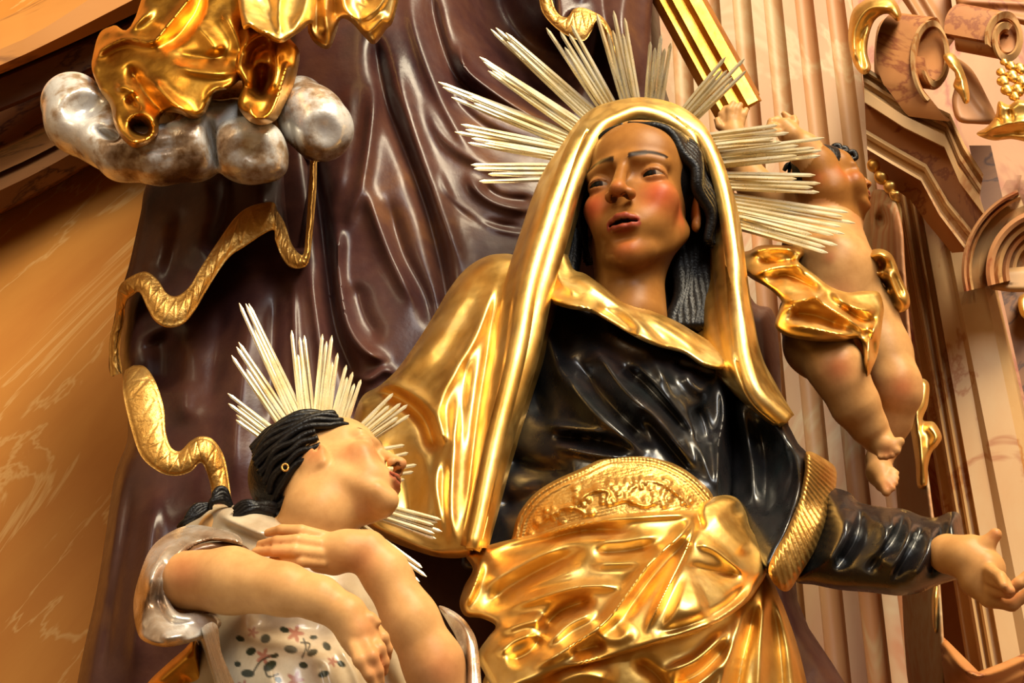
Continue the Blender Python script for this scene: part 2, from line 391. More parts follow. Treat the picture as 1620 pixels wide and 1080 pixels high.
M['skin'] = vcol('flesh_paint', 0.40, 0.0, 0.03, mott=0.22, spec=0.16)
# ------------------------------------------------------------------ the setting
def wbox(name, x0, x1, y0, y1, z0, z1, mat, parent=None):
    v = [(x, y, z) for x in (x0, x1) for y in (y0, y1) for z in (z0, z1)]
    f = [[0, 1, 3, 2], [4, 6, 7, 5], [0, 4, 5, 1], [2, 3, 7, 6], [0, 2, 6, 4], [1, 5, 7, 3]]
    return mesh_obj(name, np.array(v), f, mat, parent, False, world=True)
structure(wbox('wall_back', -2.4, 0.55, C0 + 0.95, C0 + 1.10, 0.0, 6.0, M['tan_marble']))
structure(wbox('wall_back_right', 0.5501, 2.6, C0 + 0.85, C0 + 1.10, 0.0, 6.0, M['rose_marble']))
M['plaster'] = paint('nave_plaster', [(0.3, (0.42, 0.30, 0.18)), (0.7, (0.50, 0.38, 0.24))], 0.0, (0.7, 0.8), 2)
structure(wbox('wall_left', -8.6, -8.5, -12.0, C0 + 1.1, 0.0, 8.0, M['plaster']))
structure(wbox('wall_right', 8.5, 8.6, -12.0, C0 + 1.1, 0.0, 8.0, M['plaster']))
# long mouldings crossing the top left corner
def lines_loft(name, xs, rows, mat, parent=None, th=0.06, nc=8):
    """rows: (list of y for each x, off)"""
    rr = [[(x, y, o if np.isscalar(o) else o[i]) for i, (x, y) in enumerate(zip(xs, ys))] for ys, o in rows]
    return loft(name, rr, mat, parent, th=th, nr=1, nc=nc, sharp=30, back=True)
XS = (-700, -60, 60, 200, 420)
t1 = structure(lines_loft('trim_1', XS, [((380, 60, 0, -95, -220), 0.64), ((389, 80, 22, -70, -200), 0.56), ((398, 105, 50, -38, -160), 0.53), ((418, 130, 76, 5, -110), 0.54), ((408, 142, 92, 28, -80), 0.58)], M['ochre']))
lines_loft('fascia', XS, [((408, 142, 92, 28, -80), 0.64), ((416, 150, 100, 40, -70), 0.63), ((462, 196, 146, 80, -20), 0.66), ((468, 202, 152, 86, -10), 0.70)], M['brown_marble'], t1)
lines_loft('cavetto', XS, [((466, 200, 150, 84, -12), 0.86), ((571, 262, 204, 130, 30), 0.88), ((577, 268, 210, 136, 36), 0.80), ((598, 300, 244, 170, 70), 0.76)], M['brown_marble'], t1)
lines_loft('lower_fillet', XS, [((598, 300, 244, 170, 70), 0.78), ((639, 330, 272, 196, 95), 0.77), ((682, 362, 302, 224, 120), 0.82), ((690, 370, 310, 232, 128), 0.94)], M['brown_marble'], t1)
# fluted pilaster behind the figures
def pilaster():
    xr = W(P(1336, 0, .68))[0]; pitch = 0.0745; n = 9; pts = []
    x = xr - n * pitch; yf = C0 + .68
    pts.append((x, yf + .15))
    for i in range(n):
        pts += [(x, yf), (x + pitch * .40, yf)]
        for a in np.linspace(0, np.pi, 11):
            pts.append((x + pitch * (.42 + .28 * (1 - math.cos(a))), yf + .004 + .020 * math.sin(a)))
        x += pitch
    pts += [(x, yf), (x + .016, yf), (x + .020, yf + .004), (x + .022, yf + .15)]
    pts = np.array(pts); zs = np.array([1.2, 2.4, 3.6, 6.0])
    V = np.stack([np.concatenate([pts, np.full((len(pts), 1), z)], 1) for z in zs])
    return grid_solid('fluted_pilaster', V, M['pink_marble'], None, -0.012, world=True, sharp=35)
tag(pilaster(), 'tall pink and cream marble pilaster with vertical flutes behind the winged child', 'pilaster')
def lean_profile(name, prof, mat, parent=None, y0=230, y1=1120, ya=330, yb=1080, th=0.04):
    rows = []
    for y in np.linspace(y0, y1, 5):
        rows.append([(a + (b - a) * (y - ya) / (yb - ya), y, o) for a, b, o in prof])
    return loft(name, rows, mat, parent, th=th, nr=1, nc=1, sharp=25, back=True)
pz = thing('panelled_pilaster', 'cream marble pilaster with narrow upright ribs beside the gilded leaf drops', 'pilaster', (1500, 1080, .45))
lean_profile('shaft', [(1414, 1534, .62), (1417, 1538, .575), (1425, 1554, .57), (1426, 1556, .545), (1456, 1590, .545), (1458, 1592, .525), (1486, 1622, .52), (1490, 1640, .505), (1532, 1690, .50), (1545, 1712, .52), (1549, 1718, .66)], M['cream_marble'], pz)
for a, b in ((1431, 1560), (1445, 1575), (1470, 1606)):
    lean_profile('rib', [(a - 4, b - 5, .56), (a - 3, b - 4, .532), (a, b, .524), (a + 3, b + 4, .532), (a + 4, b + 5, .56)], M['cream_marble'], pz, th=.01)
lean_profile('trim_2', [(1555, 1720, .68), (1590, 1760, .68)], M['brown_marble'])['kind'] = 'structure'
# broken cornice at the upper right
co = thing('broken_cornice', 'stepped red and cream marble cornice bending down sharply under the scrolls', 'cornice', (1450, 400, .40))
def cornice(name, lines, mat, th=.05):
    return loft(name, [[(x, y, o + .03 + (x - 1370) * -.00012) for x, y in l] for l, o in lines], mat, co, th=th, nr=1, nc=1, sharp=25, back=True)
def bend(p0, p1, p2, p3, p4):
    return [p0, ((p0[0] * 2 + p1[0]) / 3, (p0[1] * 2 + p1[1]) / 3), p1, p2, p3, p4]
L = [bend((1364, 102), (1431, 146), (1503, 180), (1526, 228), (1556, 276)),
     bend((1364, 112), (1431, 153), (1501, 188), (1523, 236), (1554, 286)),
     bend((1365, 120), (1430, 161), (1499, 195), (1520, 243), (1553, 293)),
     bend((1366, 130), (1430, 170), (1497, 203), (1517, 252), (1551, 303)),
     bend((1367, 142), (1430, 181), (1495, 212), (1515, 262), (1550, 312)),
     bend((1368, 163), (1430, 203), (1494, 234), (1518, 290), (1562, 348)),
     bend((1370, 205), (1416, 232), (1466, 260), (1500, 318), (1548, 376)),
     bend((1371, 218), (1414, 243), (1462, 270), (1494, 326), (1542, 386)),
     bend((1372, 236), (1412, 260), (1457, 286), (1486, 340), (1530, 398)),
     bend((1374, 268), (1404, 290), (1440, 316), (1466, 352), (1506, 400))]
def mid(i, j, k=.5): return [(p[0] * (1 - k) + q[0] * k, p[1] * (1 - k) + q[1] * k) for p, q in zip(L[i], L[j])]
cornice('crown_moulding', [(L[0], .300), (mid(0, 1, .7), .294), (L[1], .300), (mid(1, 2, .3), .309), (L[2], .308), (mid(2, 3, .2), .298), (mid(2, 3, .8), .300), (L[3], .311), (mid(3, 4, .5), .313), (L[4], .305)], M['cream_marble'])
cornice('corona', [(L[4], .304), (mid(4, 5, .08), .298), (mid(4, 5, .92), .302), (L[5], .310)], M['cream_marble'])
cornice('frieze', [(L[5], .345), (mid(5, 6, .5), .350), (L[6], .358)], M['red_marble'])
cornice('bead_moulding', [(L[6], .338), (mid(6, 7, .5), .332), (L[7], .338), (mid(7, 8, .1), .348), (mid(7, 8, .7), .350), (mid(7, 8, .75), .338), (L[8], .336)], M['cream_marble'])
cornice('soffit', [(L[8], .37), (L[9], .42)], M['red_marble'])
# concentric shell arches
sh = thing('shell_niche', 'pale rose marble arch of concentric bands below the gilded berries', 'niche', (1600, 460, .45))
def arc(r, o, c=(1662, 428), a0=112, a1=194, sq=.98):
    return [(c[0] + r * math.cos(math.radians(a)), c[1] - r * sq * math.sin(math.radians(a)), o - .05) for a in np.linspace(a0, a1, 9)]
prev = 176; bands = ((176, 166, .34, 'rose_marble'), (166, 156, .37, 'cream_marble'), (156, 128, .42, 'cream_marble'), (128, 112, .36, 'rose_marble'), (112, 96, .39, 'cream_marble'), (96, 82, .42, 'rose_marble'), (82, 68, .45, 'cream_marble'), (68, 20, .49, 'cream_marble'))
for r0, r1, o, mm in bands:
    r0 *= .80; r1 *= .80
    m_ = (r0 + r1) / 2
    loft('arch_band', [arc(r0, o + .05), arc(r0, o), arc(m_, o - .008), arc(r1, o), arc(r1, o + .05)], M[mm], sh, th=.03, nr=1, nc=3, sharp=30, back=True)
relief('sill', [(1556, 430), (1590, 424), (1640, 420), (1640, 462), (1600, 462), (1568, 458)], [(1600, 440, .38)], [], M['cream_marble'], sh, th=.06, rim=(6, .02), smooth_outline=False)
# scroll consoles
def spiral_scroll(name, c, rx, ry, a0, turns, shrink, ext, off, mat, parent=None, n=40, th=.014, tail=()):
    pts = [list(p) for p in tail]
    for i in range(n + 1):
        t = i / n; a = math.radians(a0) - t * turns * 2 * math.pi; s = 1 - t * shrink
        pts.append([c[0] + rx * s * math.cos(a), c[1] - ry * s * math.sin(a)])
    rows = [[(x + ext[0] * k, y + ext[1] * k, off + ext[2] * k) for x, y in pts] for k in (0, .04, .5, .96, 1)]
    return loft(name, rows, mat, parent, th=th, nr=1, nc=2, sharp=35)
s1 = thing('scroll_console', 'large red marble scroll with a pale looped rim above the bent cornice', 'scroll', (1470, 170, .36))
spiral_scroll('volute', (1478, 92), 30, 62, 250, 1.15, .55, (-62, -8, .03), .30, M['red_marble'], s1, tail=[(1505, 190), (1490, 178)], th=.02)
spiral_scroll('rim', (1478, 92), 32, 64, 260, 1.1, .5, (-5, 0, .004), .285, M['cream_marble'], s1, th=.012)
relief('scroll_leg', [(1508, 92), (1536, 108), (1560, 150), (1576, 192), (1540, 196), (1514, 190), (1506, 160), (1512, 128)], [(1520, 110, .36), (1560, 190, .34)], [([(1516, 100), (1540, 150), (1570, 190)], 12, 6)], M['rose_marble'], s1, th=.06, rim=(8, .02))
relief('pedestal_back', [(1388, 44), (1412, 38), (1420, 150), (1405, 140), (1384, 120)], [(1400, 90, .40)], [], M['rose_marble'], s1, th=.06, rim=(6, .02))
s2 = thing('scroll_console', 'small red marble scroll with a ringed end above the gilded berries', 'scroll', (1560, 110, .30))
spiral_scroll('volute', (1592, 62), 24, 36, 200, 1.4, .75, (-74, -14, .03), .28, M['red_marble'], s2, th=.016)
spiral_scroll('rim', (1593, 62), 26, 38, 200, 1.35, .6, (-4, 0, .004), .266, M['cream_marble'], s2, th=.014)
structure(relief('trim_3', [(1505, -40), (1660, -40), (1660, 60), (1620, 40), (1560, 22), (1515, 20)], [(1560, 0, .40)], [([(1500, 0), (1660, 8)], 14, 8), ([(1570, 20), (1660, 40)], 12, 6)], M['red_marble'], th=.08, rim=(4, .01), smooth_outline=False))
structure(relief('trim_4', [(1400, -40), (1500, -40), (1512, 60), (1490, 90), (1452, 36)], [(1450, 0, .46)], [([(1415, -40), (1480, 70)], 14, 5), ([(1440, -40), (1500, 60)], 14, 5)], M['rose_marble'], th=.08, rim=(4, .01), smooth_outline=False))
# gilded ornament
tag(relief('acanthus_scroll', [(1343, 40), (1352, 12), (1380, -4), (1412, -2), (1426, 22), (1420, 34), (1404, 22), (1386, 30), (1376, 52), (1372, 82), (1378, 108), (1366, 118), (1352, 104), (1343, 72)], [(1350, 60, .27), (1372, 20, .24), (1415, 10, .22), (1366, 105, .27)], [([(1352, 100), (1352, 50), (1374, 14), (1415, 12)], 14, 5, 1.6, .1), ([(1366, 112), (1362, 60), (1384, 26)], -10, 3, 1.4, .1)], M['gold'], th=.04, rim=(8, .03), step=2), 'curled gilded acanthus leaf at the top of the fluted pilaster', 'ornament')
tag(relief('acanthus_leaf', [(1545, 212), (1562, 200), (1575, 182), (1580, 160), (1596, 166), (1612, 158), (1640, 170), (1640, 222), (1600, 220), (1570, 222)], [(1560, 210, .24), (1600, 180, .21), (1630, 200, .21)], [([(1548, 212), (1590, 196), (1640, 190)], 14, 6), ([(1575, 180), (1585, 198)], -8, 3), ([(1596, 170), (1602, 194)], -8, 3), ([(1560, 216), (1630, 208)], -8, 3)], M['gold'], th=.04, rim=(7, .03), step=2), 'spiky gilded acanthus leaf resting on the shell arch', 'ornament')
tag(relief('gilded_tendril', [(1492, 88), (1506, 84), (1518, 98), (1530, 128), (1534, 158), (1526, 164), (1518, 150), (1508, 136), (1512, 118), (1500, 104)], [(1510, 120, .225)], [([(1500, 92), (1518, 120), (1528, 156)], 12, 5), ([(1506, 128), (1522, 128)], -7, 3)], M['gold'], th=.03, rim=(6, .02), step=2), 'thin gilded tendril draped over the large red scroll', 'ornament')
for i, (x, y, r) in enumerate([(1586, 128, 9), (1600, 120, 10), (1614, 128, 10), (1592, 142, 9), (1608, 142, 10), (1598, 104, 8), (1612, 108, 9), (1626, 140, 10), (1583, 114, 7), (1604, 152, 8), (1588, 98, 6)]):
    fld = Field(P(x, y, .27) - .022, P(x, y, .27) + .022, .0022); fld.ell(P(x, y, .27), np.array([r, r * .92, r]) * 1.25e-3, .004)
    fld.ell(P(x + r * .5, y + r * .5, .266), np.full(3, r * .8e-3), .004)
    v, f = fld.mesh(1)
    tag(mesh_obj('gilded_berry', v, f, M['gold'], None), 'round gilded berry in the bunch under the ringed red scroll', 'ornament', 'gilded berries in a bunch')
for i, (x, y, rx, ry) in enumerate([(1382, 262, 8, 9), (1394, 281, 8, 10), (1408, 296, 8, 9), (1416, 310, 6, 9)]):
    fld = Field(P(x, y, .40) - .026, P(x, y, .40) + .026, .0022); fld.ell(P(x, y, .40), np.array([rx, ry, rx]) * 1.6e-3, .004, np.array([[.8, -.6, 0], [.6, .8, 0], [0, 0, 1]])); fld.ell(P(x + 3, y - 4, .392), np.array([.006, .005, .006]), .004)
    v, f = fld.mesh(1)
    tag(mesh_obj('gilded_bead', v, f, M['gold'], None), 'oval gilded bead strung under the cornice beside the fluted pilaster', 'ornament', 'string of gilded beads')
tag(tube('gilded_sprig', [(1418, 318, .41), (1424, 334, .42), (1426, 360, .43)], [4, 4, 2], M['gold']), 'thin gilded sprig hanging below the string of beads', 'ornament')
cs = relief('scroll_bracket', [(1376, 318), (1396, 300), (1416, 318), (1428, 360), (1432, 420), (1440, 520), (1452, 620), (1470, 760), (1486, 900), (1492, 1100), (1440, 1100), (1420, 800), (1400, 600), (1386, 450)], [(1400, 330, .44), (1420, 600, .47), (1450, 900, .47)], [([(1384, 420), (1382, 350), (1396, 322), (1412, 350), (1418, 440)], 16, 6, 1.6, .05), ([(1394, 345), (1396, 350)], -34, 10, 2.0, 0)], M['pink_marble'], th=.03, rim=(9, .02), step=2)
tag(cs, 'tall rose marble bracket with a curled scroll head behind the winged child', 'bracket')
tag(relief('leaf_drop', [(1442, 602), (1458, 598), (1470, 608), (1468, 640), (1460, 664), (1478, 668), (1490, 690), (1484, 704), (1474, 716), (1468, 740), (1468, 768), (1452, 770), (1448, 730), (1442, 690), (1434, 640)], [(1455, 620, .36), (1465, 690, .36), (1460, 760, .37)], [([(1454, 604), (1450, 650), (1456, 700), (1460, 766)], 16, 7), ([(1462, 668), (1480, 690), (1470, 712)], 8, 5), ([(1462, 655), (1456, 690)], -8, 4)], M['gold'], th=.03, rim=(9, .03), step=2), 'smooth gilded leaf drop hanging beside the ribbed marble pilaster', 'ornament')
tag(relief('leaf_drop', [(1478, 924), (1486, 916), (1488, 940), (1484, 970), (1482, 1000), (1476, 990), (1474, 950)], [(1480, 950, .38)], [([(1481, 925), (1480, 985)], 10, 4)], M['gold'], th=.03, rim=(5, .02), step=2), 'small narrow gilded drop below the outstretched dark sleeve', 'ornament')
structure(relief('trim_5', [(1484, 1000), (1500, 1014), (1548, 1062), (1590, 1046), (1660, 1016), (1660, 1120), (1500, 1120)], [(1490, 1010, .40), (1548, 1064, .30), (1640, 1030, .40), (1560, 1110, .40)], [([(1488, 1012), (1546, 1070), (1650, 1030)], 22, 7, 1.6, .05), ([(1488, 1032), (1546, 1092), (1650, 1052)], 12, 5, 1.6, .05)], M['red_marble'], th=.08, rim=(5, .02), smooth_outline=False))
tag(relief('gilded_boss', [(1612, 470), (1640, 462), (1640, 510), (1616, 500)], [(1625, 485, .62)], [], M['gold'], th=.03, rim=(8, .02), step=2), 'small gilded boss in the dark recess under the shell arch', 'ornament')
# ------------------------------------------------------------------ the great robed figure behind
def crop(pts, ox, oy, s): return [(ox + x / s, oy + y / s) for x, y in pts]
sa = thing('robed_statue', 'huge statue in a brown purple robe whose cape has a wavy gilded hem', 'statue', (600, 1080, .40))
HAB = [(470, -260), (1040, -260), (1040, -60), (1046, 60), (1062, 170), (1150, 330), (1188, 470), (1226, 500), (1238, 650), (1250, 800), (1262, 950), (1290, 1240), (86, 1240), (112, 1130), (132, 1030), (152, 940), (168, 840), (182, 750), (202, 690), (196, 610), (190, 560), (196, 470), (214, 420), (236, 290), (300, 210), (440, 120)]
HC = [(180, 600, .46), (140, 1000, .44), (230, 900, .36), (330, 600, .35), (420, 420, .35), (470, 800, .32), (600, 300, .30), (600, 600, .30), (620, 60, .33), (760, 300, .32), (740, 40, .36), (900, 100, .40), (1000, 60, .44), (1150, 500, .42), (1235, 700, .46), (1000, 800, .34), (800, 1000, .34), (1255, 1080, .46), (300, 280, .42)]
HF = [
 ([(590, 40), (600, 110), (612, 165), (640, 236), (664, 300), (682, 357), (703, 450), (716, 540)], -36, 11, 1.6, .12),
 ([(622, 70), (640, 160), (672, 260), (708, 360), (740, 450)], 20, 15, 1.7),
 ([(676, -40), (690, 40), (715, 112), (748, 150), (800, 190)], -34, 10, 1.5),
 ([(646, -40), (655, 40), (690, 140), (740, 230), (800, 260)], 16, 11),
 ([(762, -140), (790, 10), (840, 80), (930, 110)], -190, 50, 2.2, .08),
 ([(727, 60), (735, 106), (782, 146), (850, 190), (900, 220)], 30, 6, 1.5, .15),
 ([(700, 120), (730, 170), (790, 215), (870, 240)], -18, 10),
 ([(668, 150), (700, 215), (756, 255), (850, 285)], 14, 12),
 ([(692, 262), (706, 300), (730, 328), (784, 360), (845, 372)], 13, 4, 1.4),
 ([(700, 292), (722, 324), (770, 352), (840, 364)], -12, 6),
 ([(735, 270), (760, 306), (800, 326), (850, 334)], 18, 8, 1.5),
 ([(758, 285), (790, 312), (850, 318)], -14, 6),
 ([(596, 110), (588, 190), (574, 285), (556, 336), (548, 380)], 24, 12, 1.5),
 ([(556, 120), (548, 220), (530, 330)], 12, 16),
 ([(486, 190), (498, 270), (510, 360), (520, 440), (534, 530), (560, 600), (570, 680)], -44, 12, 1.7, .1),
 ([(536, 350), (534, 430), (548, 510), (580, 556), (622, 574)], 34, 9, 1.6, .15),
 ([(572, 275), (590, 330), (614, 392), (636, 440), (660, 492)], 24, 12, 1.5),
 ([(610, 300), (636, 400), (672, 470), (690, 540)], -22, 14),
 ([(560, 440), (575, 500), (605, 545)], -14, 16),
 ([(545, 585), (580, 600), (610, 585), (630, 600)], 16, 7),
 ([(462, 420), (466, 520), (470, 640), (474, 760)], 12, 5, 1.5),
 ([(486, 400), (500, 500), (512, 600), (520, 720)], 14, 7),
 ([(400, 420), (396, 500), (384, 600), (372, 700), (374, 800)], 22, 22),
 ([(436, 440), (432, 560), (428, 700)], -16, 12),
 ([(355, 470), (345, 560), (330, 660)], -14, 16),
 ([(300, 520), (292, 600), (290, 680)], 18, 20),
 ([(250, 760), (236, 860), (220, 980), (206, 1100)], 26, 16),
 ([(212, 740), (196, 840), (176, 960), (160, 1080)], -16, 10),
 ([(300, 800), (290, 900), (285, 1000)], -20, 18),
 ([(245, 520), (262, 560), (260, 620)], -40, 26, 2.0)]
relief('habit', HAB, HC, HF, M['brown'], sa, step=3.2, th=.04, rim=(26, .10), rough=1.2)
CAPE = [(236, 286), (300, 236), (400, 200), (470, 190), (500, 220), (499, 300), (494, 380), (488, 408), (470, 414), (452, 398), (442, 362), (430, 338), (404, 346), (372, 374), (342, 412), (318, 452), (296, 486), (272, 504), (252, 494), (236, 470), (222, 448), (206, 462), (194, 490), (186, 530), (182, 592), (172, 580), (178, 520), (188, 470), (204, 420), (222, 340)]
CF = [([(468, 250), (464, 320), (466, 400)], -60, 15, 2.0, .05), ([(320, 250), (330, 330), (300, 430)], 20, 28), ([(400, 250), (410, 300), (420, 340)], 18, 20), ([(262, 330), (250, 400), (226, 440)], 14, 18), ([(360, 260), (362, 330), (336, 400)], -22, 16), ([(290, 320), (276, 400), (256, 470)], -14, 14)]
relief('cape', CAPE, [(240, 300, .37), (200, 480, .39), (330, 350, .305), (420, 300, .315), (490, 300, .33), (270, 480, .305), (182, 580, .43)], CF, M['brown'], sa, step=3.5, th=.03, rim=(10, .02), rough=1)
def zig(nz, amp=.0016, w=.09):
    def f(u, v):
        tri = np.abs(((v * nz) % 1) * 2 - 1) * .62 + .19
        return amp * (np.exp(-((u - tri) / w)**2) + 1.2 * np.exp(-((u - .05) / .05)**2) + 1.2 * np.exp(-((u - .95) / .05)**2))
    return f
def ribbon(name, e0, e1, off, mat, parent, nz=12, th=.012, nr=24):
    e0 = np.asarray(e0, float); e1 = np.asarray(e1, float); n = len(e0); off = np.broadcast_to(np.asarray(off, float), (n,)) if np.ndim(off) < 2 else np.asarray(off)
    rows = []
    for k in np.linspace(0, 1, nr):
        xy = e0 * (1 - k) + e1 * k; rows.append(np.concatenate([xy, (off - .010 * math.sin(math.pi * k))[:, None]], 1))
    return loft(name, rows, mat, parent, th=th, nr=1, nc=18, disp=zig(nz), sharp=60, back=True)
B1a = crop([(165, 1065), (162, 900), (190, 780), (205, 650), (250, 600), (330, 570), (390, 610), (430, 670), (480, 685), (540, 640), (600, 540), (680, 420), (760, 310), (830, 260), (930, 240), (952, 275), (990, 340), (1020, 430), (1060, 486), (1085, 480), (1096, 380), (1110, 150), (1115, 30)], 120, 240, 3)
B1b = crop([(222, 1050), (203, 930), (226, 800), (240, 715), (275, 680), (305, 668), (340, 740), (375, 800), (430, 832), (500, 822), (560, 760), (630, 640), (720, 510), (800, 450), (930, 372), (945, 420), (975, 495), (1015, 545), (1065, 552), (1102, 520), (1118, 400), (1137, 200), (1142, 30)], 120, 240, 3)
ribbon('gilded_hem', B1a, B1b, [.40, .38, .35, .30, .27, .25, .245, .24, .24, .24, .245, .25, .25, .25, .245, .26, .275, .27, .26, .26, .26, .26, .27], M['gold_matte'], sa, 26)
B2a = crop([(118, 455), (108, 500), (112, 560), (140, 680), (180, 790), (250, 850), (310, 865), (370, 850), (410, 815), (432, 845), (448, 900), (455, 960)], 150, 400, 2.4545)
B2b = crop([(150, 436), (195, 442), (236, 500), (268, 600), (275, 690), (295, 752), (330, 768), (372, 730), (410, 712), (460, 725), (505, 800), (532, 960)], 150, 400, 2.4545)
ribbon('gilded_hem', B2a, B2b, [.30, .27, .25, .245, .24, .235, .235, .23, .23, .235, .25, .26], M['gold_matte'], sa, 13)
SLV = [(868, -240), (1040, -240), (1030, 40), (1040, 120), (1060, 190), (1010, 200), (984, 130), (962, 66), (934, 36), (910, 22), (892, 36), (878, 10)]
relief('sleeve', SLV, [(900, 0, .30), (1020, 0, .36), (1020, 150, .36), (960, 40, .30)], [([(1000, -60), (985, 40), (1010, 150)], 20, 14), ([(950, -60), (955, 20), (975, 90)], -16, 10), ([(910, -50), (925, 10)], 10, 10)], M['brown'], sa, th=.05, rim=(10, .03))
T1a = [(850, -200), (850, -40), (853, 0), (860, 23), (880, 45), (903, 59), (924, 64), (936, 50), (944, 36), (958, 60), (972, 110)]
T1b = [(870, -200), (870, -40), (873, -4), (882, 20), (897, 27), (908, 14), (922, 12), (938, 18), (956, 30), (972, 60), (986, 110)]
ribbon('gilded_hem', T1a, T1b, [.28, .28, .28, .28, .275, .27, .27, .27, .275, .28, .29], M['gold_matte'], sa, 12)
# ------------------------------------------------------------------ silver cloud with gilded drapery
def px_field(x0, y0, x1, y1, o0, o1, vox):
    c = np.array([P(x, y, o) for x in (x0, x1) for y in (y0, y1) for o in (o0, o1)]); return Field(c.min(0), c.max(0), vox)
fl = px_field(40, 70, 590, 320, .0, .36, .0036)
def blob(f, x, y, o, rx, ry, rz, k=.012, ang=0, sub=False):
    s = PX(x, y, o); c, q = math.cos(math.radians(ang)), math.sin(math.radians(ang))
    f.ell(P(x, y, o), np.array([rx, ry, rz]) * s, k, np.array([[c, -q, 0], [q, c, 0], [0, 0, 1]]), sub)
fl.chain([(300, 190, .24, 62), (430, 180, .24, 52)], .02)
fl.chain([(116, 164, .17, 50), (128, 190, .16, 54), (176, 222, .15, 50)], .014)
fl.chain([(160, 222, .125, 34), (196, 242, .12, 44), (254, 246, .11, 46), (306, 236, .115, 50), (326, 200, .13, 44)], .012)
blob(fl, 394, 238, .115, 64, 54, 58, .008, -8); blob(fl, 375, 205, .14, 42, 50, 50, .02); blob(fl, 428, 262, .12, 26, 24, 30, .012)
fl.chain([(476, 158, .155, 38), (492, 186, .14, 52), (508, 204, .13, 52)], .010)
blob(fl, 512, 206, .060, 30, 34, 42, .016, 20, True); blob(fl, 398, 236, .046, 34, 24, 34, .018, 0, True)
blob(fl, 134, 162, .092, 34, 24, 34, .02, 30, True); blob(fl, 170, 212, .085, 26, 8, 30, .014, -24, True); blob(fl, 250, 230, .040, 64, 9, 32, .012, 8, True); blob(fl, 290, 250, .040, 34, 6, 26, .010, -6, True); blob(fl, 200, 262, .055, 30, 5, 26, .010, -14, True)
blob(fl, 336, 222, .09, 7, 40, 40, .014, 10, True); blob(fl, 458, 222, .09, 7, 40, 40, .014, 16, True); blob(fl, 300, 268, .06, 40, 6, 20, .010, 12, True)
v, f = fl.mesh(2)
tag(mesh_obj('cloud', v, f, M['silver']), 'billowing silvered cloud with brown tarnish under the gilded drapery', 'cloud')
gd = thing('gilded_drapery', 'heavy crumpled gilded drapery spilling over the silver cloud', 'drapery', (320, 190, .10))
def ringp(x, y, rx, ry, n=10): return [(x + rx * math.cos(a), y + ry * math.sin(a)) for a in np.linspace(0, 2 * math.pi, n)]
D1 = [(147, 88), (158, 52), (180, 40), (215, 26), (290, -220), (400, -220), (398, 50), (394, 104), (366, 138), (340, 146), (332, 164), (322, 182), (304, 188), (284, 180), (262, 178), (252, 190), (250, 210), (236, 226), (214, 234), (196, 222), (182, 200), (174, 166), (160, 146), (146, 112)]
DF1 = [([(148, 94), (166, 76), (200, 62), (240, 66), (262, 44), (290, 10), (322, -30)], 34, 7, 1.4, .1), ([(170, 60), (210, 40), (250, 8)], 20, 8), ([(146, 96), (150, 128), (166, 152)], 22, 6, 1.4), ([(236, 118), (252, 140), (276, 164), (310, 186)], 30, 8, 1.4), ([(204, 96), (218, 130), (246, 166), (270, 184)], -34, 12, 1.8), ([(270, 96), (300, 110), (350, 116), (380, 112)], 16, 8), ([(262, 84), (320, 92), (380, 90)], -14, 12), ([(300, 30), (330, 60), (350, 90)], 22, 14), ([(350, 10), (376, 60), (384, 100)], 18, 12), ([(330, 166), (338, 146), (362, 138), (384, 124)], 18, 6), ([(246, 76), (280, 60), (310, 20), (326, -40)], -20, 8), ([(180, 140), (200, 138), (220, 150)], 22, 7), ([(178, 170), (186, 200), (206, 224), (232, 228)], 22, 6), (ringp(222, 200, 20, 22), 16, 5, 1.5, 0), ([(216, 200), (228, 204)], -60, 11, 2.0, 0), ([(204, 150), (210, 166), (222, 176)], -20, 7)]
relief('skirt', D1, [(150, 90, .11), (220, 200, .03), (300, 120, .02), (300, 180, .03), (330, 0, .06), (390, 60, .05), (200, 110, .07)], DF1, M['gold_dark'], gd, step=2.6, th=.06, rim=(10, .03), rough=1.5)
D2 = [(392, 24), (436, 34), (456, 58), (474, 84), (466, 130), (450, 166), (436, 190), (412, 198), (390, 188), (376, 164), (384, 134), (372, 104), (384, 60)]
relief('fold_end', D2, [(400, 40, .03), (450, 80, .05), (410, 180, .02), (440, 150, .05)], [([(392, 160), (402, 184), (424, 182), (440, 150), (456, 96)], 30, 6, 1.4, .1), ([(416, 96), (412, 130), (412, 160)], -46, 9, 1.8), ([(378, 84), (400, 60), (440, 44)], 24, 7), ([(392, 110), (404, 80), (430, 66)], -20, 6), ([(436, 70), (438, 110), (428, 150)], 20, 8), ([(384, 130), (400, 140), (430, 120)], -16, 7)], M['gold_dark'], gd, step=2.4, th=.06, rim=(9, .03), rough=1.5)
D3 = [(366, -200), (506, -200), (500, 10), (486, 40), (460, 60), (442, 68), (420, 58), (398, 44), (380, 24)]
relief('sash', D3, [(400, 0, .00), (450, 30, -.01), (500, 0, .03)], [([(376, 10), (400, 40), (436, 56)], 14, 6), ([(450, -30), (440, 20), (446, 60)], 22, 7), ([(420, -40), (424, 0), (440, 30)], -16, 8), ([(490, -30), (480, 20), (460, 50)], 16, 8), ([(400, -10), (420, 20), (440, 50)], -10, 7)], M['gold'], gd, step=2.4, th=.05, rim=(9, .03), rough=1)
D4 = [(482, -200), (660, -200), (628, 10), (610, 48), (592, 70), (576, 58), (556, 36), (540, 30), (532, 52), (522, 76), (506, 74), (490, 56), (486, 20)]
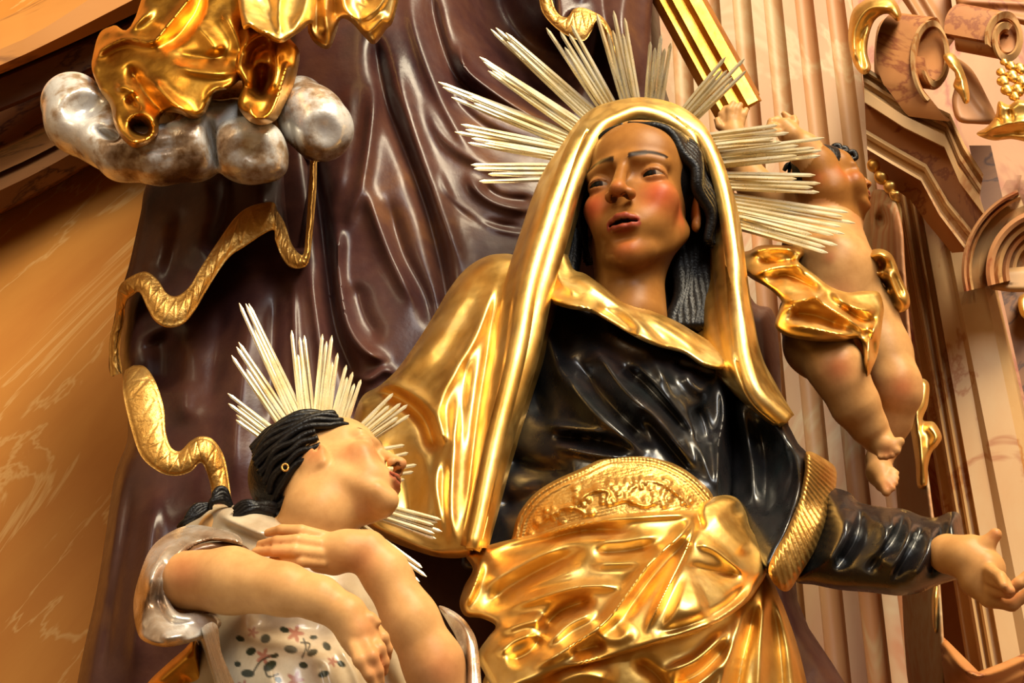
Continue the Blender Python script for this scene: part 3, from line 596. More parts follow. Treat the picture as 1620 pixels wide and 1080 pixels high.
relief('sash_end', D4, [(500, 20, .06), (560, 0, .05), (600, 20, .04), (520, 60, .08)], [([(540, -40), (545, 10), (570, 40)], 22, 8), ([(620, -30), (600, 10), (568, 34)], 16, 6), ([(612, 20), (590, 44), (576, 56)], 18, 7), ([(520, -40), (516, 20), (518, 70)], 14, 6), ([(534, -40), (530, 20), (534, 40)], -26, 7), ([(500, -20), (502, 60)], -12, 7), ([(590, -30), (575, 10)], -14, 9)], M['gold'], gd, step=2.4, th=.05, rim=(9, .03), rough=1)
# gilded beams seen behind the rays
bm_ = thing('gilded_plank_bundle', 'bundle of gilded planks crossing in front of the fluted pilaster', 'planks', (1160, 190, .34))
def bar(name, a, b, w, off, mat, parent, d=.02):
    a = np.array(a, float); b = np.array(b, float); t = (b - a) / np.linalg.norm(b - a); n = np.array([-t[1], t[0]])
    prof = [(-.5, .0 + d), (-.5, .004), (-.44, 0), (.44, 0), (.5, .004), (.5, d)]
    rows = [[(*(p + n * w * s), off + o) for s, o in prof] for p in (a, a + t * 3, b - t * 3, b)]
    return loft(name, rows, mat, parent, th=.012, nr=1, nc=1, sharp=30)
for a, b, w, o in (((985, -120), (1152, 186), 18, .40), ((1009, -115), (1170, 182), 20, .385), ((1031, -118), (1190, 168), 16, .37), ((1042, -111), (1190, 156), 9, .395)):
    bar('plank', a, b, w, o, M['gold_dark'], bm_)
# ------------------------------------------------------------------ heads
def pose(F, U):
    F = nrm(F); U = np.asarray(U, float); U = nrm(U - F.dot(U) * F); X = np.cross(U, F); return np.stack([X, U, F], 1)
def euler_pose(yaw, tilt, roll):
    y, p, r = (math.radians(a) for a in (yaw, tilt, roll))
    Ry = np.array([[math.cos(y), 0, math.sin(y)], [0, 1, 0], [-math.sin(y), 0, math.cos(y)]])
    Rx = np.array([[1, 0, 0], [0, math.cos(p), math.sin(p)], [0, -math.sin(p), math.cos(p)]])
    Rz = np.array([[math.cos(r), -math.sin(r), 0], [math.sin(r), math.cos(r), 0], [0, 0, 1]])
    return Rz @ Rx @ Ry
class Frame:
    def __init__(s, R, s_, local, at): s.R = R; s.s = s_ * 1e-3; s.t = at - s.s * (R @ np.asarray(local, float))
    def __call__(s, *p): return s.t + s.s * (s.R @ np.asarray(p, float))
    def inv(s, V): return ((V - s.t) @ s.R) / s.s
GAP = [(-16.5, -69.6, 82), (-7, -70.2, 89.5), (0, -70.5, 92.5), (7, -70.2, 89.5), (16.5, -69.6, 82)]
def head(f, g, lid=3.0, mouth_open=2.6, baby=False):
    s = g.s
    def ell(c, r, k, rot=None, sub=False): f.ell(g(*c), np.array(r) * s, k * s, g.R if rot is None else g.R @ rot, sub)
    def cap(a, b, ra, rb, k, sub=False): f.cap(g(*a), g(*b), ra * s, rb * s, k * s, sub)
    ell((0, 38, -12), (68, 82, 96), 4); ell((0, 40, 40), (58, 52, 42), 20)
    ell((0, -28, 28), (52, 76, 58), 18)
    for q in (-1, 1):
        cap((q * 44, -46, 8), (q * 19, -92, 58), 13, 14, 18)           # jaw
        ell((q * 37, -26, 58), (22, 22, 22), 16)                        # cheek
        ell((q * 31, -52, 58), (16, 24, 18), 16)
        cap((q * 10, 20, 84), (q * 44, 17, 68), 9, 9, 12)               # brow
    ell((0, -100, 67), (20, 18, 19), 14); ell((0, -64, 70), (34, 24, 22), 14)
    for q in (-1, 1):
        ell((q * 33, 1, 92), (19, 12, 17), 9, sub=True)                 # socket
        ell((q * 14, 2, 94), (7, 11, 12), 8, sub=True)
        c = np.array([q * 33.5, -1, 68.0])
        f.ell(g(*c), np.full(3, 14.2 * s), 1.5 * s)
        def lidf(up):
            def h(x, y, z):
                p = np.stack(np.broadcast_arrays(x, y, z), -1); l = ((p - g.t) @ g.R) / g.s - c
                sp = np.sqrt((l**2).sum(-1)) - (16.6 if up else 15.8)
                arch = (l[..., 0] / 15.0)**2
                cut = ((lid - 4.5 * arch) - l[..., 1]) if up else (l[..., 1] + 6.2 - 3.5 * arch)
                return np.maximum(sp, cut) * g.s
            return h
        f.fn(g(*c), 22 * s, lidf(True), 2.2 * s); f.fn(g(*c), 22 * s, lidf(False), 2.2 * s)
    cap((0, 14, 86), (0, -26, 104), 6.5, 8.5, 7); ell((0, -33, 106), (10, 8.5, 10.5), 6)   # nose
    for q in (-1, 1):
        ell((q * 11.5, -36, 97), (7.5, 7, 9), 5); ell((q * 6.3, -42.5, 102), (4.2, 5.0, 6.0), 2, sub=True)
    ell((0, -52, 94), (3, 7, 5), 5, sub=True)
    up = [(-20.5, -68.8, 80), (-12, -65.4, 88.5), (-4.5, -63, 93.5), (0, -64, 94), (4.5, -63, 93.5), (12, -65.4, 88.5), (20.5, -68.8, 80)]
    lo = [(-18.5, -70.5, 80), (-10, -74.4, 87.5), (0, -76.8, 90.5), (10, -74.4, 87.5), (18.5, -70.5, 80)]
    for a, b in zip(up[:-1], up[1:]): cap(a, b, 4.6, 4.6, 3)
    for a, b in zip(lo[:-1], lo[1:]): cap(a, b, 5.0, 5.0, 3)
    gap = GAP
    for a, b in zip(gap[:-1], gap[1:]):
        for dz in (0, 4, 8): cap((a[0], a[1], a[2] + dz), (b[0], b[1], b[2] + dz), mouth_open, mouth_open, 1.0, True)
    ell((0, -86, 88), (16, 5, 7), 7, sub=True)
    for q in (-1, 1):
        e = np.array([[math.cos(.45 * q), 0, math.sin(.45 * q)], [0, 1, 0], [-math.sin(.45 * q), 0, math.cos(.45 * q)]])
        ell((q * 64, -14, -4), (6, 29, 17), 4, e); ell((q * 70, -8, 2), (5, 16, 8), 3, e, True); ell((q * 65, -38, 4), (5, 9, 7), 4, e)
def skin_cols(l, base=(0.38, 0.16, 0.036), blush=(0.62, 0.10, 0.035), brow=True, bl=.8, lips=(0.36, 0.06, 0.035)):
    n = len(l); c = np.tile(np.array(base), (n, 1)); x, y, z = np.abs(l[:, 0]), l[:, 1], l[:, 2]; front = z > 20
    def mixc(w, col):
        nonlocal c; w = np.clip(w, 0, 1)[:, None]; c = c * (1 - w) + np.array(col) * w
    mixc(bl * np.exp(-(((x - 42) / 20)**2 + ((y + 32) / 20)**2)) * front, blush)
    mixc(.45 * np.exp(-(((x) / 16)**2 + ((y + 100) / 12)**2)) * front, blush)
    mixc(.35 * np.exp(-((x / 12)**2 + ((y + 36) / 10)**2)) * (z > 92), blush)
    mixc(.40 * np.exp(-(((x - 76) / 10)**2 + ((y + 20) / 28)**2)), blush)
    if brow:
        arc_ = 20 + 7 * np.sin(np.clip((x - 8) / 44, 0, 1) * 2.4) - .0035 * np.clip(x - 30, 0, 99)**2 * 2
        w = np.exp(-((y - arc_) / np.where(x < 30, 4.8, 3.6))**4) * (x > 9) * (x < 52) * front
        mixc(.97 * w, (0.012, 0.005, 0.003))
    mixc(.55 * np.exp(-(((x - 33) / 17)**2 + ((y + 1) / 9)**2)) * (z > 60), (0.40, 0.16, 0.07))
    lip = np.exp(-((y + 63.8 + .010 * x**2) / 4.0)**4) + np.exp(-((y + 76.2 - .012 * x**2) / 4.4)**4)
    mixc(.9 * lip * (x < 21) * (z > 75), lips)
    gl = np.array(GAP); dm = np.full(n, 1e9)
    for a, b in zip(gl[:-1], gl[1:]):
        ab = b - a; t = np.clip(((l - a) @ ab) / (ab @ ab), 0, 1); q = l - a - t[:, None] * ab; q[:, 2] = np.where(q[:, 2] > 0, np.maximum(q[:, 2] - 4, 0), q[:, 2]); dm = np.minimum(dm, np.linalg.norm(q, axis=1))
    mixc(np.clip((3.6 - dm) / 1.2, 0, 1) * .97, (0.010, 0.003, 0.002))
    mixc((np.hypot(x - 6.3, y + 42.5) < 4.6) * (z > 92) * (z < 106) * .9, (0.05, 0.012, 0.006))
    return c
def eyeball(g, q, gaze, parent):
    n, m = 40, 60; th = np.linspace(0, np.pi, n); ph = np.linspace(0, 2 * np.pi, m, endpoint=False)
    a = pose(gaze, (0, 1, 0)); T, H = np.meshgrid(th, ph, indexing='ij')
    d = np.stack([np.sin(T) * np.cos(H), np.sin(T) * np.sin(H), np.cos(T)], -1).reshape(-1, 3) @ a.T
    V = g.t + g.s * ((np.array([q * 33.5, -1, 68.0]) + 14.6 * d) @ g.R.T)
    t = T.ravel(); c = np.where((t < .42)[:, None], (0.004, 0.003, 0.002), np.where((t < .80)[:, None], (0.016, 0.007, 0.004), (0.30, 0.20, 0.13)))
    id_ = np.arange(n * m).reshape(n, m); i2 = np.concatenate([id_, id_[:, :1]], 1)
    qd = np.stack([i2[:-1, :-1], i2[1:, :-1], i2[1:, 1:], i2[:-1, 1:]], -1).reshape(-1, 4)
    return mesh_obj('eye', V, qd, M['eye'], parent, True, c)
M['eye'] = vcol('glossy_eye', 0.35, 0.0, 0, mott=0.0, spec=0.08)
M['strand'] = M['hair']
# ------------------------------------------------------------------ veiled woman
wo = thing('veiled_woman_statue', 'statue of a veiled woman in a gold mantle over a black dress', 'statue', (1000, 1080, -.02))
GA = Frame(euler_pose(-23, 27, -1), 1.38, (0, 0, 82), P(987, 279, 0.0))
hf = px_field(880, 150, 1120, 540, -.08, .34, .0021)
head(hf, GA, lid=3.4, mouth_open=2.0)
hf.cap(P(993, 400, .12), P(998, 505, .10), .058, .060, .03); hf.ell(P(985, 395, .06), (.03, .03, .03), .02)
v, f = hf.mesh(2); l = GA.inv(v)
hd = mesh_obj('head', v, f, M['skin'], wo, True, skin_cols(l)); hd['label'] = 'flesh-painted face and neck with rosy cheeks'
for q in (-1, 1): eyeball(GA, q, (-.30, -.14, .93), hd)
lst = []
def lock(pts, r, waves=0, amp=0, ph=0):
    p = crom(pts, 5); t = np.linspace(0, 1, len(p)); rr = np.interp(t, np.linspace(0, 1, len(r)), r)
    if waves:
        d = np.gradient(p[:, :2], axis=0); d /= np.linalg.norm(d, axis=1, keepdims=True) + 1e-9
        w = np.sin(t * waves * 2 * np.pi + ph) * amp * np.clip(t * 4, 0, 1); p[:, 0] += -d[:, 1] * w; p[:, 1] += d[:, 0] * w
    tube('', p, rr, None, n=2, seg=9, merge=lst)
def llock(g, pts, r, waves=0, amp=0, ph=0):
    o = []
    for p in pts:
        c = g(*p); x_, y_ = proj(c); o.append((float(x_), float(y_), float(yc @ c) - C0))
    lock(o, r, waves, amp, ph)
for i in range(7):
    k = i * 9.0
    llock(GA, [(3 + i, 84 + i * 3.6, 70 - k * .8), (34, 76 + i * 3.8, 64 - k), (60 + i * .8, 55 + i * 3.8, 48 - k), (71 + i, 28 + i * 2, 38 - k), (78 + i, 2 + i, 30 - k), (82 + i, -26, 10 - k * .8), (80 + i, -62, -2 - k * .7)], [4, 7, 9, 10, 10, 9, 7], 3.2, 4.5, i * .9)
    llock(GA, [(-3 - i, 84 + i * 3.6, 70 - k * .8), (-34, 76 + i * 3.8, 64 - k), (-60 - i * .8, 55 + i * 3.8, 48 - k), (-71 - i, 28 + i * 2, 38 - k), (-77 - i, -2 + i, 28 - k), (-80 - i, -40, 6 - k * .8)], [4, 7, 8, 8, 8, 7], 2.6, 3, i * .9)
for i in range(4):
    lock([(1030 + i * 11, 330, .20), (1034 + i * 11, 420, .19), (1038 + i * 11, 520, .15)], [18, 20, 18], 2, 4, i)
for i in range(7):
    lock([(1062 + i * 8, 260, .12), (1074 + i * 7, 330, .14), (1078 + i * 6, 400, .13), (1074 + i * 7, 470, .11), (1066 + i * 8, 520, .10)], [12, 15, 15, 14, 12], 2.4, 4, i)
for i in range(5):
    lock([(914 - i * 4, 300, .12), (908 - i * 3, 370, .13), (905 - i * 2, 430, .12), (912 - i * 3, 470, .10)], [10, 13, 12, 10], 1.5, 3, i)
hc = px_field(885, 150, 1120, 420, .02, .40, .005); hc.ell(GA(0, 42, -20), np.array([80, 84, 98]) * GA.s, .004, GA.R); hc.ell(GA(0, -30, 92), np.array([66, 100, 84]) * GA.s, .006, GA.R, True)
hv, hq = hc.mesh(1); lst.append((hv, hq.tolist()))
merged('hair', lst, M['hair'], wo)
HOOD = [
 [(735, 858, .02), (741, 866, -.045), (748, 870, -.065), (753, 866, -.05), (757, 862, 0), (761, 860, .05)],
 [(768, 720, .04), (772, 720, -.02), (781, 722, -.045), (789, 722, -.03), (794, 722, .03), (802, 722, .08)],
 [(797, 560, .08), (800, 560, .0), (820, 562, -.03), (837, 564, -.015), (843, 564, .04), (850, 566, .1)],
 [(811, 450, .1), (815, 450, .03), (840, 450, -.01), (861, 452, .0), (868, 455, .06), (880, 460, .12)],
 [(838, 360, .14), (842, 358, .06), (868, 356, .01), (889, 360, .02), (895, 362, .08), (903, 365, .14)],
 [(866, 286, .18), (870, 284, .09), (892, 284, .03), (909, 292, .03), (915, 295, .08), (921, 300, .15)],
 [(893, 240, .22), (896, 236, .12), (913, 232, .05), (930, 240, .04), (936, 245, .08), (941, 255, .16)],
 [(916, 205, .25), (921, 199, .15), (936, 200, .07), (951, 205, .05), (956, 209, .09), (961, 220, .16)],
 [(948, 182, .27), (954, 175, .17), (966, 180, .08), (978, 190, .06), (982, 196, .1), (986, 205, .16)],
 [(1003, 170, .28), (1003, 163, .18), (1005, 169, .09), (1008, 180, .07), (1008, 188, .1), (1008, 198, .16)],
 [(1053, 178, .27), (1053, 171, .17), (1050, 178, .09), (1042, 190, .08), (1036, 197, .11), (1030, 206, .16)],
 [(1095, 200, .25), (1093, 193, .15), (1086, 198, .08), (1074, 210, .09), (1064, 218, .13), (1052, 226, .19)],
 [(1121, 232, .22), (1119, 226, .13), (1112, 228, .07), (1099, 238, .10), (1090, 244, .15), (1080, 250, .21)],
 [(1141, 286, .2), (1139, 284, .11), (1133, 286, .06), (1120, 292, .11), (1110, 296, .16), (1100, 300, .22)],
 [(1156, 345, .18), (1154, 345, .10), (1147, 346, .05), (1131, 350, .11), (1117, 352, .16), (1106, 354, .21)],
 [(1168, 420, .16), (1166, 420, .08), (1159, 421, .03), (1139, 424, .09), (1122, 426, .14), (1108, 428, .18)],
 [(1181, 500, .14), (1178, 500, .06), (1168, 502, .01), (1145, 505, .05), (1124, 508, .09), (1106, 510, .13)],
 [(1196, 568, .12), (1192, 570, .05), (1178, 574, .0), (1155, 578, .02), (1138, 580, .05), (1122, 580, .09)],
 [(1222, 615, .12), (1216, 620, .05), (1198, 628, .0), (1180, 622, .02), (1165, 610, .05), (1152, 602, .08)],
 [(1249, 660, .10), (1247, 664, .05), (1240, 669, .02), (1225, 662, .03), (1205, 650, .05), (1190, 640, .07)]]
def hooddisp(u, v): return .0045 * np.sin(v * 24 + 3 * np.sin(u * 7)) * (.55 + .45 * np.sin(u * 11)) + .0012 * np.sin(u * 40 + v * 6) - .005 * np.exp(-((v - .36 - .04 * np.sin(u * 9)) / .03)**2) + .004 * np.exp(-((v - .47) / .035)**2)
loft('veil', HOOD, M['gold'], wo, th=.010, nr=9, nc=7, disp=hooddisp, sharp=None)
MAN = [(852, 360), (834, 402), (800, 401), (770, 405), (738, 424), (712, 455), (690, 492), (660, 540), (628, 584), (600, 610), (574, 626), (560, 660), (554, 720), (558, 780), (575, 828), (610, 852), (660, 872), (700, 882), (740, 880), (754, 860), (776, 760), (800, 660), (825, 560), (845, 480), (862, 420)]
MF = [([(570, 618), (607, 606), (650, 621), (684, 652), (702, 706)], 26, (10, 7), 1.6, .1), ([(566, 634), (606, 622), (644, 638), (674, 668), (690, 716)], -46, 11, 1.8, .1),
 ([(790, 430), (758, 520), (724, 580), (696, 640), (702, 700), (706, 760)], 20, (8, 14), 1.6), ([(742, 470), (712, 540), (676, 600)], -6, 22), ([(786, 455), (774, 547), (756, 660), (742, 800), (738, 860)], -20, 9, 1.6),
 ([(804, 430), (796, 520), (780, 640)], 14, 8), ([(727, 620), (717, 710), (712, 807), (724, 872)], 26, 11, 1.5), ([(742, 560), (732, 640), (728, 720)], -12, 9), ([(700, 706), (690, 760), (697, 810), (712, 870)], 14, 6), ([(706, 720), (702, 800), (708, 870)], -12, 5),
 ([(640, 690), (672, 720), (680, 790), (670, 850)], 18, 14), ([(612, 690), (640, 760), (650, 840)], -14, 16), ([(580, 700), (590, 770), (610, 830)], 12, 14), ([(577, 826), (627, 846), (673, 868), (716, 882)], 12, 7), ([(760, 430), (735, 470), (700, 530), (650, 590)], 16, 22), ([(765, 690), (752, 780), (742, 850)], 12, 6)]
relief('mantle', MAN, [(780, 415, .10), (720, 450, .13), (690, 530, .12), (600, 618, .15), (740, 600, .05), (640, 740, .09), (700, 790, .03), (738, 865, -.02), (575, 800, .10), (830, 480, .06), (800, 620, .03), (660, 860, .05), (850, 380, .10)], MF, M['gold'], wo, step=2.6, th=.06, rim=(16, .06), rough=1.6)
COL_ = [(860, 440), (859, 460), (872, 478), (900, 488), (934, 494), (967, 511), (1007, 534), (1040, 548), (1080, 559), (1112, 579), (1142, 584), (1152, 566), (1132, 546), (1100, 526), (1070, 508), (1032, 492), (1002, 482), (976, 470), (952, 451), (926, 433), (908, 426), (898, 402), (888, 372), (872, 402)]
relief('collar', COL_, [(866, 450, .03), (930, 465, .0), (1010, 512, -.02), (1100, 560, -.005), (890, 395, .07), (1132, 562, .02), (1060, 510, .03), (905, 428, .05), (985, 476, .04)], [([(880, 400), (885, 440), (920, 470)], 14, 9), ([(900, 432), (950, 462), (1000, 500), (1050, 544)], 18, 8, 1.5), ([(940, 480), (975, 502), (1010, 530)], -16, 6), ([(996, 484), (1030, 520), (1062, 548)], -14, 4, 1.3), ([(1010, 488), (1060, 512), (1110, 545)], 10, 5), ([(1020, 500), (1070, 530), (1110, 560)], 9, 4), ([(868, 470), (910, 482), (950, 492)], 12, 5)], M['gold'], wo, step=2.2, th=.04, rim=(8, .025), rough=.8)
BOD = [(848, 462), (900, 482), (970, 506), (1060, 550), (1120, 572), (1166, 592), (1172, 660), (1160, 740), (1152, 800), (1120, 830), (1000, 830), (850, 870), (735, 900), (752, 820), (786, 700), (812, 600), (836, 500)]
BF = [([(930, 536), (961, 579), (993, 620), (1046, 669), (1104, 745)], 34, (9, 13), 1.6, .2), ([(968, 582), (1012, 600), (1067, 655), (1100, 700)], -34, 12, 1.8), ([(1020, 545), (1058, 612), (1091, 665), (1136, 785)], 32, (8, 12), 1.6), ([(995, 560), (1050, 626), (1108, 694)], 22, 8, 1.5), ([(1040, 585), (1076, 640), (1124, 730)], -22, 8), ([(876, 570), (932, 640), (977, 681), (1024, 724)], 34, (14, 18), 1.7), ([(905, 560), (965, 640), (1040, 714)], -34, 14), ([(1010, 645), (1060, 706), (1104, 766)], -24, 10), ([(860, 672), (904, 677), (966, 686)], 20, 7), ([(870, 690), (950, 696), (1012, 714)], -28, 8), ([(872, 704), (928, 716), (996, 726)], 20, 7), ([(850, 480), (871, 543), (893, 610)], 18, 12), ([(828, 540), (846, 620), (866, 680)], -24, 16), ([(1140, 600), (1146, 655), (1136, 710), (1137, 790)], 26, 6, 1.5), ([(1162, 610), (1162, 700), (1158, 800)], -70, 10, 1.8, .05), ([(1080, 585), (1100, 612), (1124, 622)], 22, 13), ([(1098, 640), (1112, 670), (1120, 706)], -24, 11), ([(1060, 572), (1090, 582), (1134, 598)], -14, 8), ([(790, 720), (850, 744), (910, 742)], -24, 18), ([(940, 510), (990, 540), (1040, 560)], 10, 10), ([(780, 800), (830, 790), (880, 760)], -16, 16)]
relief('dress', BOD, [(850, 480, .10), (1000, 535, .03), (1000, 650, -.04), (1130, 600, .04), (900, 750, .0), (780, 840, .08), (1120, 770, -.03), (830, 620, .08), (960, 720, -.02), (1165, 680, .06)], BF, M['black'], wo, step=2.4, th=.10, rim=(8, .02), rough=1.0)
SL = [(1158, 640), (1176, 614), (1205, 636), (1240, 662), (1262, 700), (1278, 722), (1276, 772), (1258, 824), (1238, 872), (1216, 906), (1190, 880), (1165, 810), (1150, 796), (1148, 720)]
relief('upper_sleeve', SL, [(1180, 650, .05), (1245, 700, .03), (1220, 860, -.05), (1158, 780, .06), (1250, 800, -.03), (1160, 680, .09)], [([(1168, 630), (1180, 680), (1190, 740), (1192, 800)], 22, 10), ([(1200, 660), (1212, 740), (1212, 820)], -22, 12), ([(1216, 656), (1246, 704), (1262, 760), (1244, 830)], 20, 12), ([(1240, 690), (1256, 740), (1242, 800)], -8, 4), ([(1270, 730), (1262, 790), (1230, 870)], 10, 5)], M['black'], wo, step=2.4, th=.10, rim=(16, .05), rough=1.0)
CU = [(1276, 714), (1307, 727), (1322, 741), (1323, 765), (1316, 800), (1301, 840), (1286, 876), (1264, 911), (1248, 934), (1231, 930), (1216, 906), (1222, 880), (1244, 840), (1263, 792), (1273, 748)]
def ribs(x, y): a = np.arctan2(y - 640, x - 1180); return 2.6 * np.sin(a / .034 * 2 * np.pi + .012 * np.hypot(x - 1180, y - 640)) + .8 * np.sin(a / .016 * 2 * np.pi)
relief('cuff', CU, [(1300, 750, -.04), (1322, 760, .0), (1270, 800, -.06), (1300, 830, -.05), (1240, 900, -.11), (1250, 925, -.09)], [], M['gold_matte'], wo, step=1.7, th=.05, rim=(12, .03), post=ribs, sm=1)
FA = [(1300, 770), (1322, 772), (1344, 779), (1359, 794), (1393, 801), (1430, 805), (1459, 816), (1481, 818), (1504, 809), (1519, 814), (1523, 839), (1529, 865), (1531, 902), (1519, 914), (1485, 925), (1456, 937), (1422, 942), (1378, 937), (1330, 933), (1289, 925), (1258, 918), (1270, 880), (1290, 828)]
relief('forearm_sleeve', FA, [(1290, 830, -.04), (1280, 910, -.06), (1400, 810, -.13), (1400, 930, -.15), (1520, 815, -.18), (1520, 910, -.20)], [([(1363, 796), (1356, 850), (1320, 906)], -26, 9), ([(1340, 800), (1330, 850), (1300, 900)], 16, 13), ([(1382, 806), (1402, 846), (1388, 905)], 20, 16), ([(1432, 806), (1418, 847), (1370, 908)], -22, 8), ([(1444, 816), (1434, 862), (1404, 920)], 16, 9), ([(1462, 830), (1438, 873), (1407, 922)], -18, 7), ([(1478, 828), (1464, 880), (1440, 926)], 14, 10), ([(1494, 822), (1484, 870), (1470, 918)], -14, 6), ([(1504, 812), (1510, 865), (1506, 914)], 14, 8), ([(1410, 812), (1414, 838)], 10, 4)], M['black'], wo, step=2.4, th=.04, rim=(62, .085), rough=1.0)
hn = px_field(1480, 800, 1700, 1000, -.42, .02, .0021)
def handc(f, pts, k=.006): f.chain(pts, k)
handc(hn, [(1500, 876, -.17, 32), (1530, 882, -.19, 32), (1556, 900, -.20, 34)], .012)
handc(hn, [(1545, 920, -.195, 26), (1566, 940, -.20, 20)], .012)
handc(hn, [(1540, 862, -.20, 16), (1560, 862, -.21, 13), (1575, 845, -.22, 10)]); 
handc(hn, [(1566, 948, -.20, 13), (1600, 955, -.21, 11), (1628, 938, -.22, 9), (1652, 920, -.22, 7)], .005)
handc(hn, [(1570, 932, -.215, 12), (1594, 936, -.235, 10), (1612, 922, -.245, 9), (1632, 902, -.25, 7)], .004)
handc(hn, [(1570, 916, -.225, 12), (1588, 922, -.25, 10), (1598, 934, -.265, 8)], .004)
handc(hn, [(1566, 902, -.225, 11), (1582, 912, -.255, 9), (1588, 926, -.268, 7)], .004)
v, f = hn.mesh(2)
def flat_skin(v, spots=(), base=(0.62, 0.32, 0.11)):
    c = np.tile(np.array(base), (len(v), 1)); x, y = proj(v)
    for sx, sy, r, w in spots:
        k = (w * np.exp(-(((x - sx)**2 + (y - sy)**2) / r**2)))[:, None]; c = c * (1 - k) + np.array((0.58, 0.13, 0.05)) * k
    return c
mesh_obj('hand', v, f, M['skin'], wo, True, flat_skin(v, [(1600, 940, 20, .4), (1574, 845, 12, .4)]))
GI = [(806, 872), (811, 846), (820, 814), (844, 782), (877, 760), (921, 740), (961, 722), (1006, 719), (1039, 723), (1072, 736), (1102, 756), (1128, 784), (1124, 830), (1000, 850), (900, 870), (830, 890)]
top_line = crom([(811, 846), (820, 814), (844, 782), (877, 760), (921, 740), (961, 722), (1006, 719), (1039, 723), (1072, 736), (1102, 756), (1128, 784)], 6)
_bl = []
def rosette(x, y, r, n=6):
    _bl.append((x, y, r * .5, 6.0))
    for i in range(n): a = i * 2 * math.pi / n; _bl.append((x + r * math.cos(a), y + r * .8 * math.sin(a), r * .42, 5.5))
rosette(985, 772, 13); rosette(1046, 788, 13, 5); rosette(920, 790, 11, 5); rosette(1012, 764, 9, 5); rosette(872, 812, 10, 5); rosette(960, 790, 9, 5); rosette(1086, 792, 8, 5)
for x, y in [(945, 772), (900, 804), (935, 810), (1022, 790), (1068, 776), (850, 826), (890, 826), (1000, 792), (1030, 770), (965, 764), (910, 772), (840, 846), (862, 846)]: _bl.append((x, y, 6, 5.0))
def emboss(x, y):
    h = .5 * np.sin((x * .25 + y) * 1.25)
    for bx, by, r, a in _bl: h = h + a * np.exp(-(((x - bx)**2 + (y - by)**2) / (r * r))**1.5)
    d = seg_dist(x, y, top_line)[0]
    return h * np.clip((d - 12) / 4, 0, 1) + 5 * np.exp(-((d - 5) / 3.2)**2) + 3.5 * np.exp(-((d - 14) / 2.2)**2) + np.where(d < 9, .8 * np.sin(x * 1.1), 0)
emf = [([(846, 838), (880, 808), (905, 802), (925, 812), (915, 822)], 7.5, 3.2, 1.6), ([(905, 800), (935, 778), (960, 776), (970, 790)], 7.5, 3.2, 1.6), ([(960, 800), (990, 790), (1020, 800), (1040, 790)], 7.5, 3.2, 1.6), ([(1000, 760), (1040, 762), (1070, 780), (1090, 800)], 7.5, 3.2, 1.6), ([(1050, 775), (1060, 762), (1045, 756)], 6, 3, 1.6)]
relief('girdle', GI, [(950, 780, -.075), (815, 840, .0), (1118, 786, -.045), (965, 724, -.035), (950, 850, -.07), (880, 800, -.05), (1060, 790, -.075)], emf, M['gold_matte'], wo, step=1.5, th=.06, rim=(6, .015), post=emboss, sm=1)
AP = [(738, 876), (780, 860), (850, 843), (900, 827), (953, 816), (1000, 811), (1067, 807), (1097, 806), (1113, 792), (1143, 783), (1166, 788), (1180, 810), (1186, 832), (1198, 852), (1215, 880), (1213, 905), (1198, 932), (1178, 956), (1135, 985), (1085, 1005), (1020, 1025), (950, 1045), (890, 1062), (830, 1085), (790, 1100), (765, 1062), (755, 1036), (772, 1008), (784, 990), (762, 978), (736, 974), (727, 955), (734, 928), (748, 900)]
AF = [([(1102, 810), (1077, 846), (1027, 893), (987, 947), (953, 987), (887, 1032), (840, 1060)], 36, 8, 1.4, .12), ([(1090, 850), (1050, 890), (1010, 940), (980, 985)], -20, 8), ([(1106, 815), (1085, 870), (1054, 933), (1017, 1007)], 22, 4, 1.3), ([(848, 846), (933, 824), (1033, 814), (1100, 812)], 20, 7, 1.5, .1), ([(770, 876), (850, 856), (933, 838), (1015, 844)], -30, 10), ([(930, 893), (985, 890), (1040, 888)], 14, 9), ([(935, 874), (985, 872), (1040, 862)], -16, 7), ([(930, 858), (985, 853), (1060, 846)], 12, 8), ([(790, 966), (883, 935), (940, 926), (1000, 932)], 24, 9, 1.5), ([(756, 965), (850, 905), (935, 866)], -28, 14), ([(760, 930), (840, 885), (900, 862)], 12, 8), ([(780, 948), (860, 918), (930, 896)], 12, 8), ([(850, 1008), (887, 967), (945, 946)], -36, 10), ([(862, 1024), (900, 987), (948, 966)], 22, 9), ([(764, 885), (748, 932), (730, 965)], 22, 6), ([(790, 1000), (830, 985), (866, 980)], 18, 9), ([(800, 1050), (840, 1030), (860, 1000)], -22, 9), ([(785, 1040), (810, 1015), (850, 1000)], 16, 7), ([(1092, 858), (1133, 870), (1182, 914)], 20, 8, 1.5), ([(1080, 893), (1133, 906), (1180, 908)], -20, 10), ([(1060, 950), (1090, 960), (1120, 950)], 22, 34, 2), ([(1202, 925), (1168, 960), (1100, 1002), (1000, 1032), (890, 1058)], 20, 6, 1.5, .1), ([(1190, 915), (1150, 958), (1090, 988), (1030, 1002)], -16, 8), ([(1110, 796), (1104, 812), (1112, 840)], -20, 5), ([(1120, 800), (1150, 840), (1190, 880)], 14, 16), ([(1168, 795), (1172, 815)], -20, 7), ([(930, 1000), (980, 1010), (1000, 985)], 12, 12), ([(900, 1030), (960, 1020)], -14, 8)]
relief('apron', AP, [(740, 900, -.01), (800, 930, -.05), (900, 870, -.10), (1000, 900, -.14), (1100, 840, -.11), (1150, 800, -.06), (1090, 960, -.17), (1205, 890, -.05), (820, 1060, -.13), (1000, 1030, -.16), (770, 980, -.05)], AF, M['gold'], wo, step=2.2, th=.05, rim=(12, .04), rough=1.4)
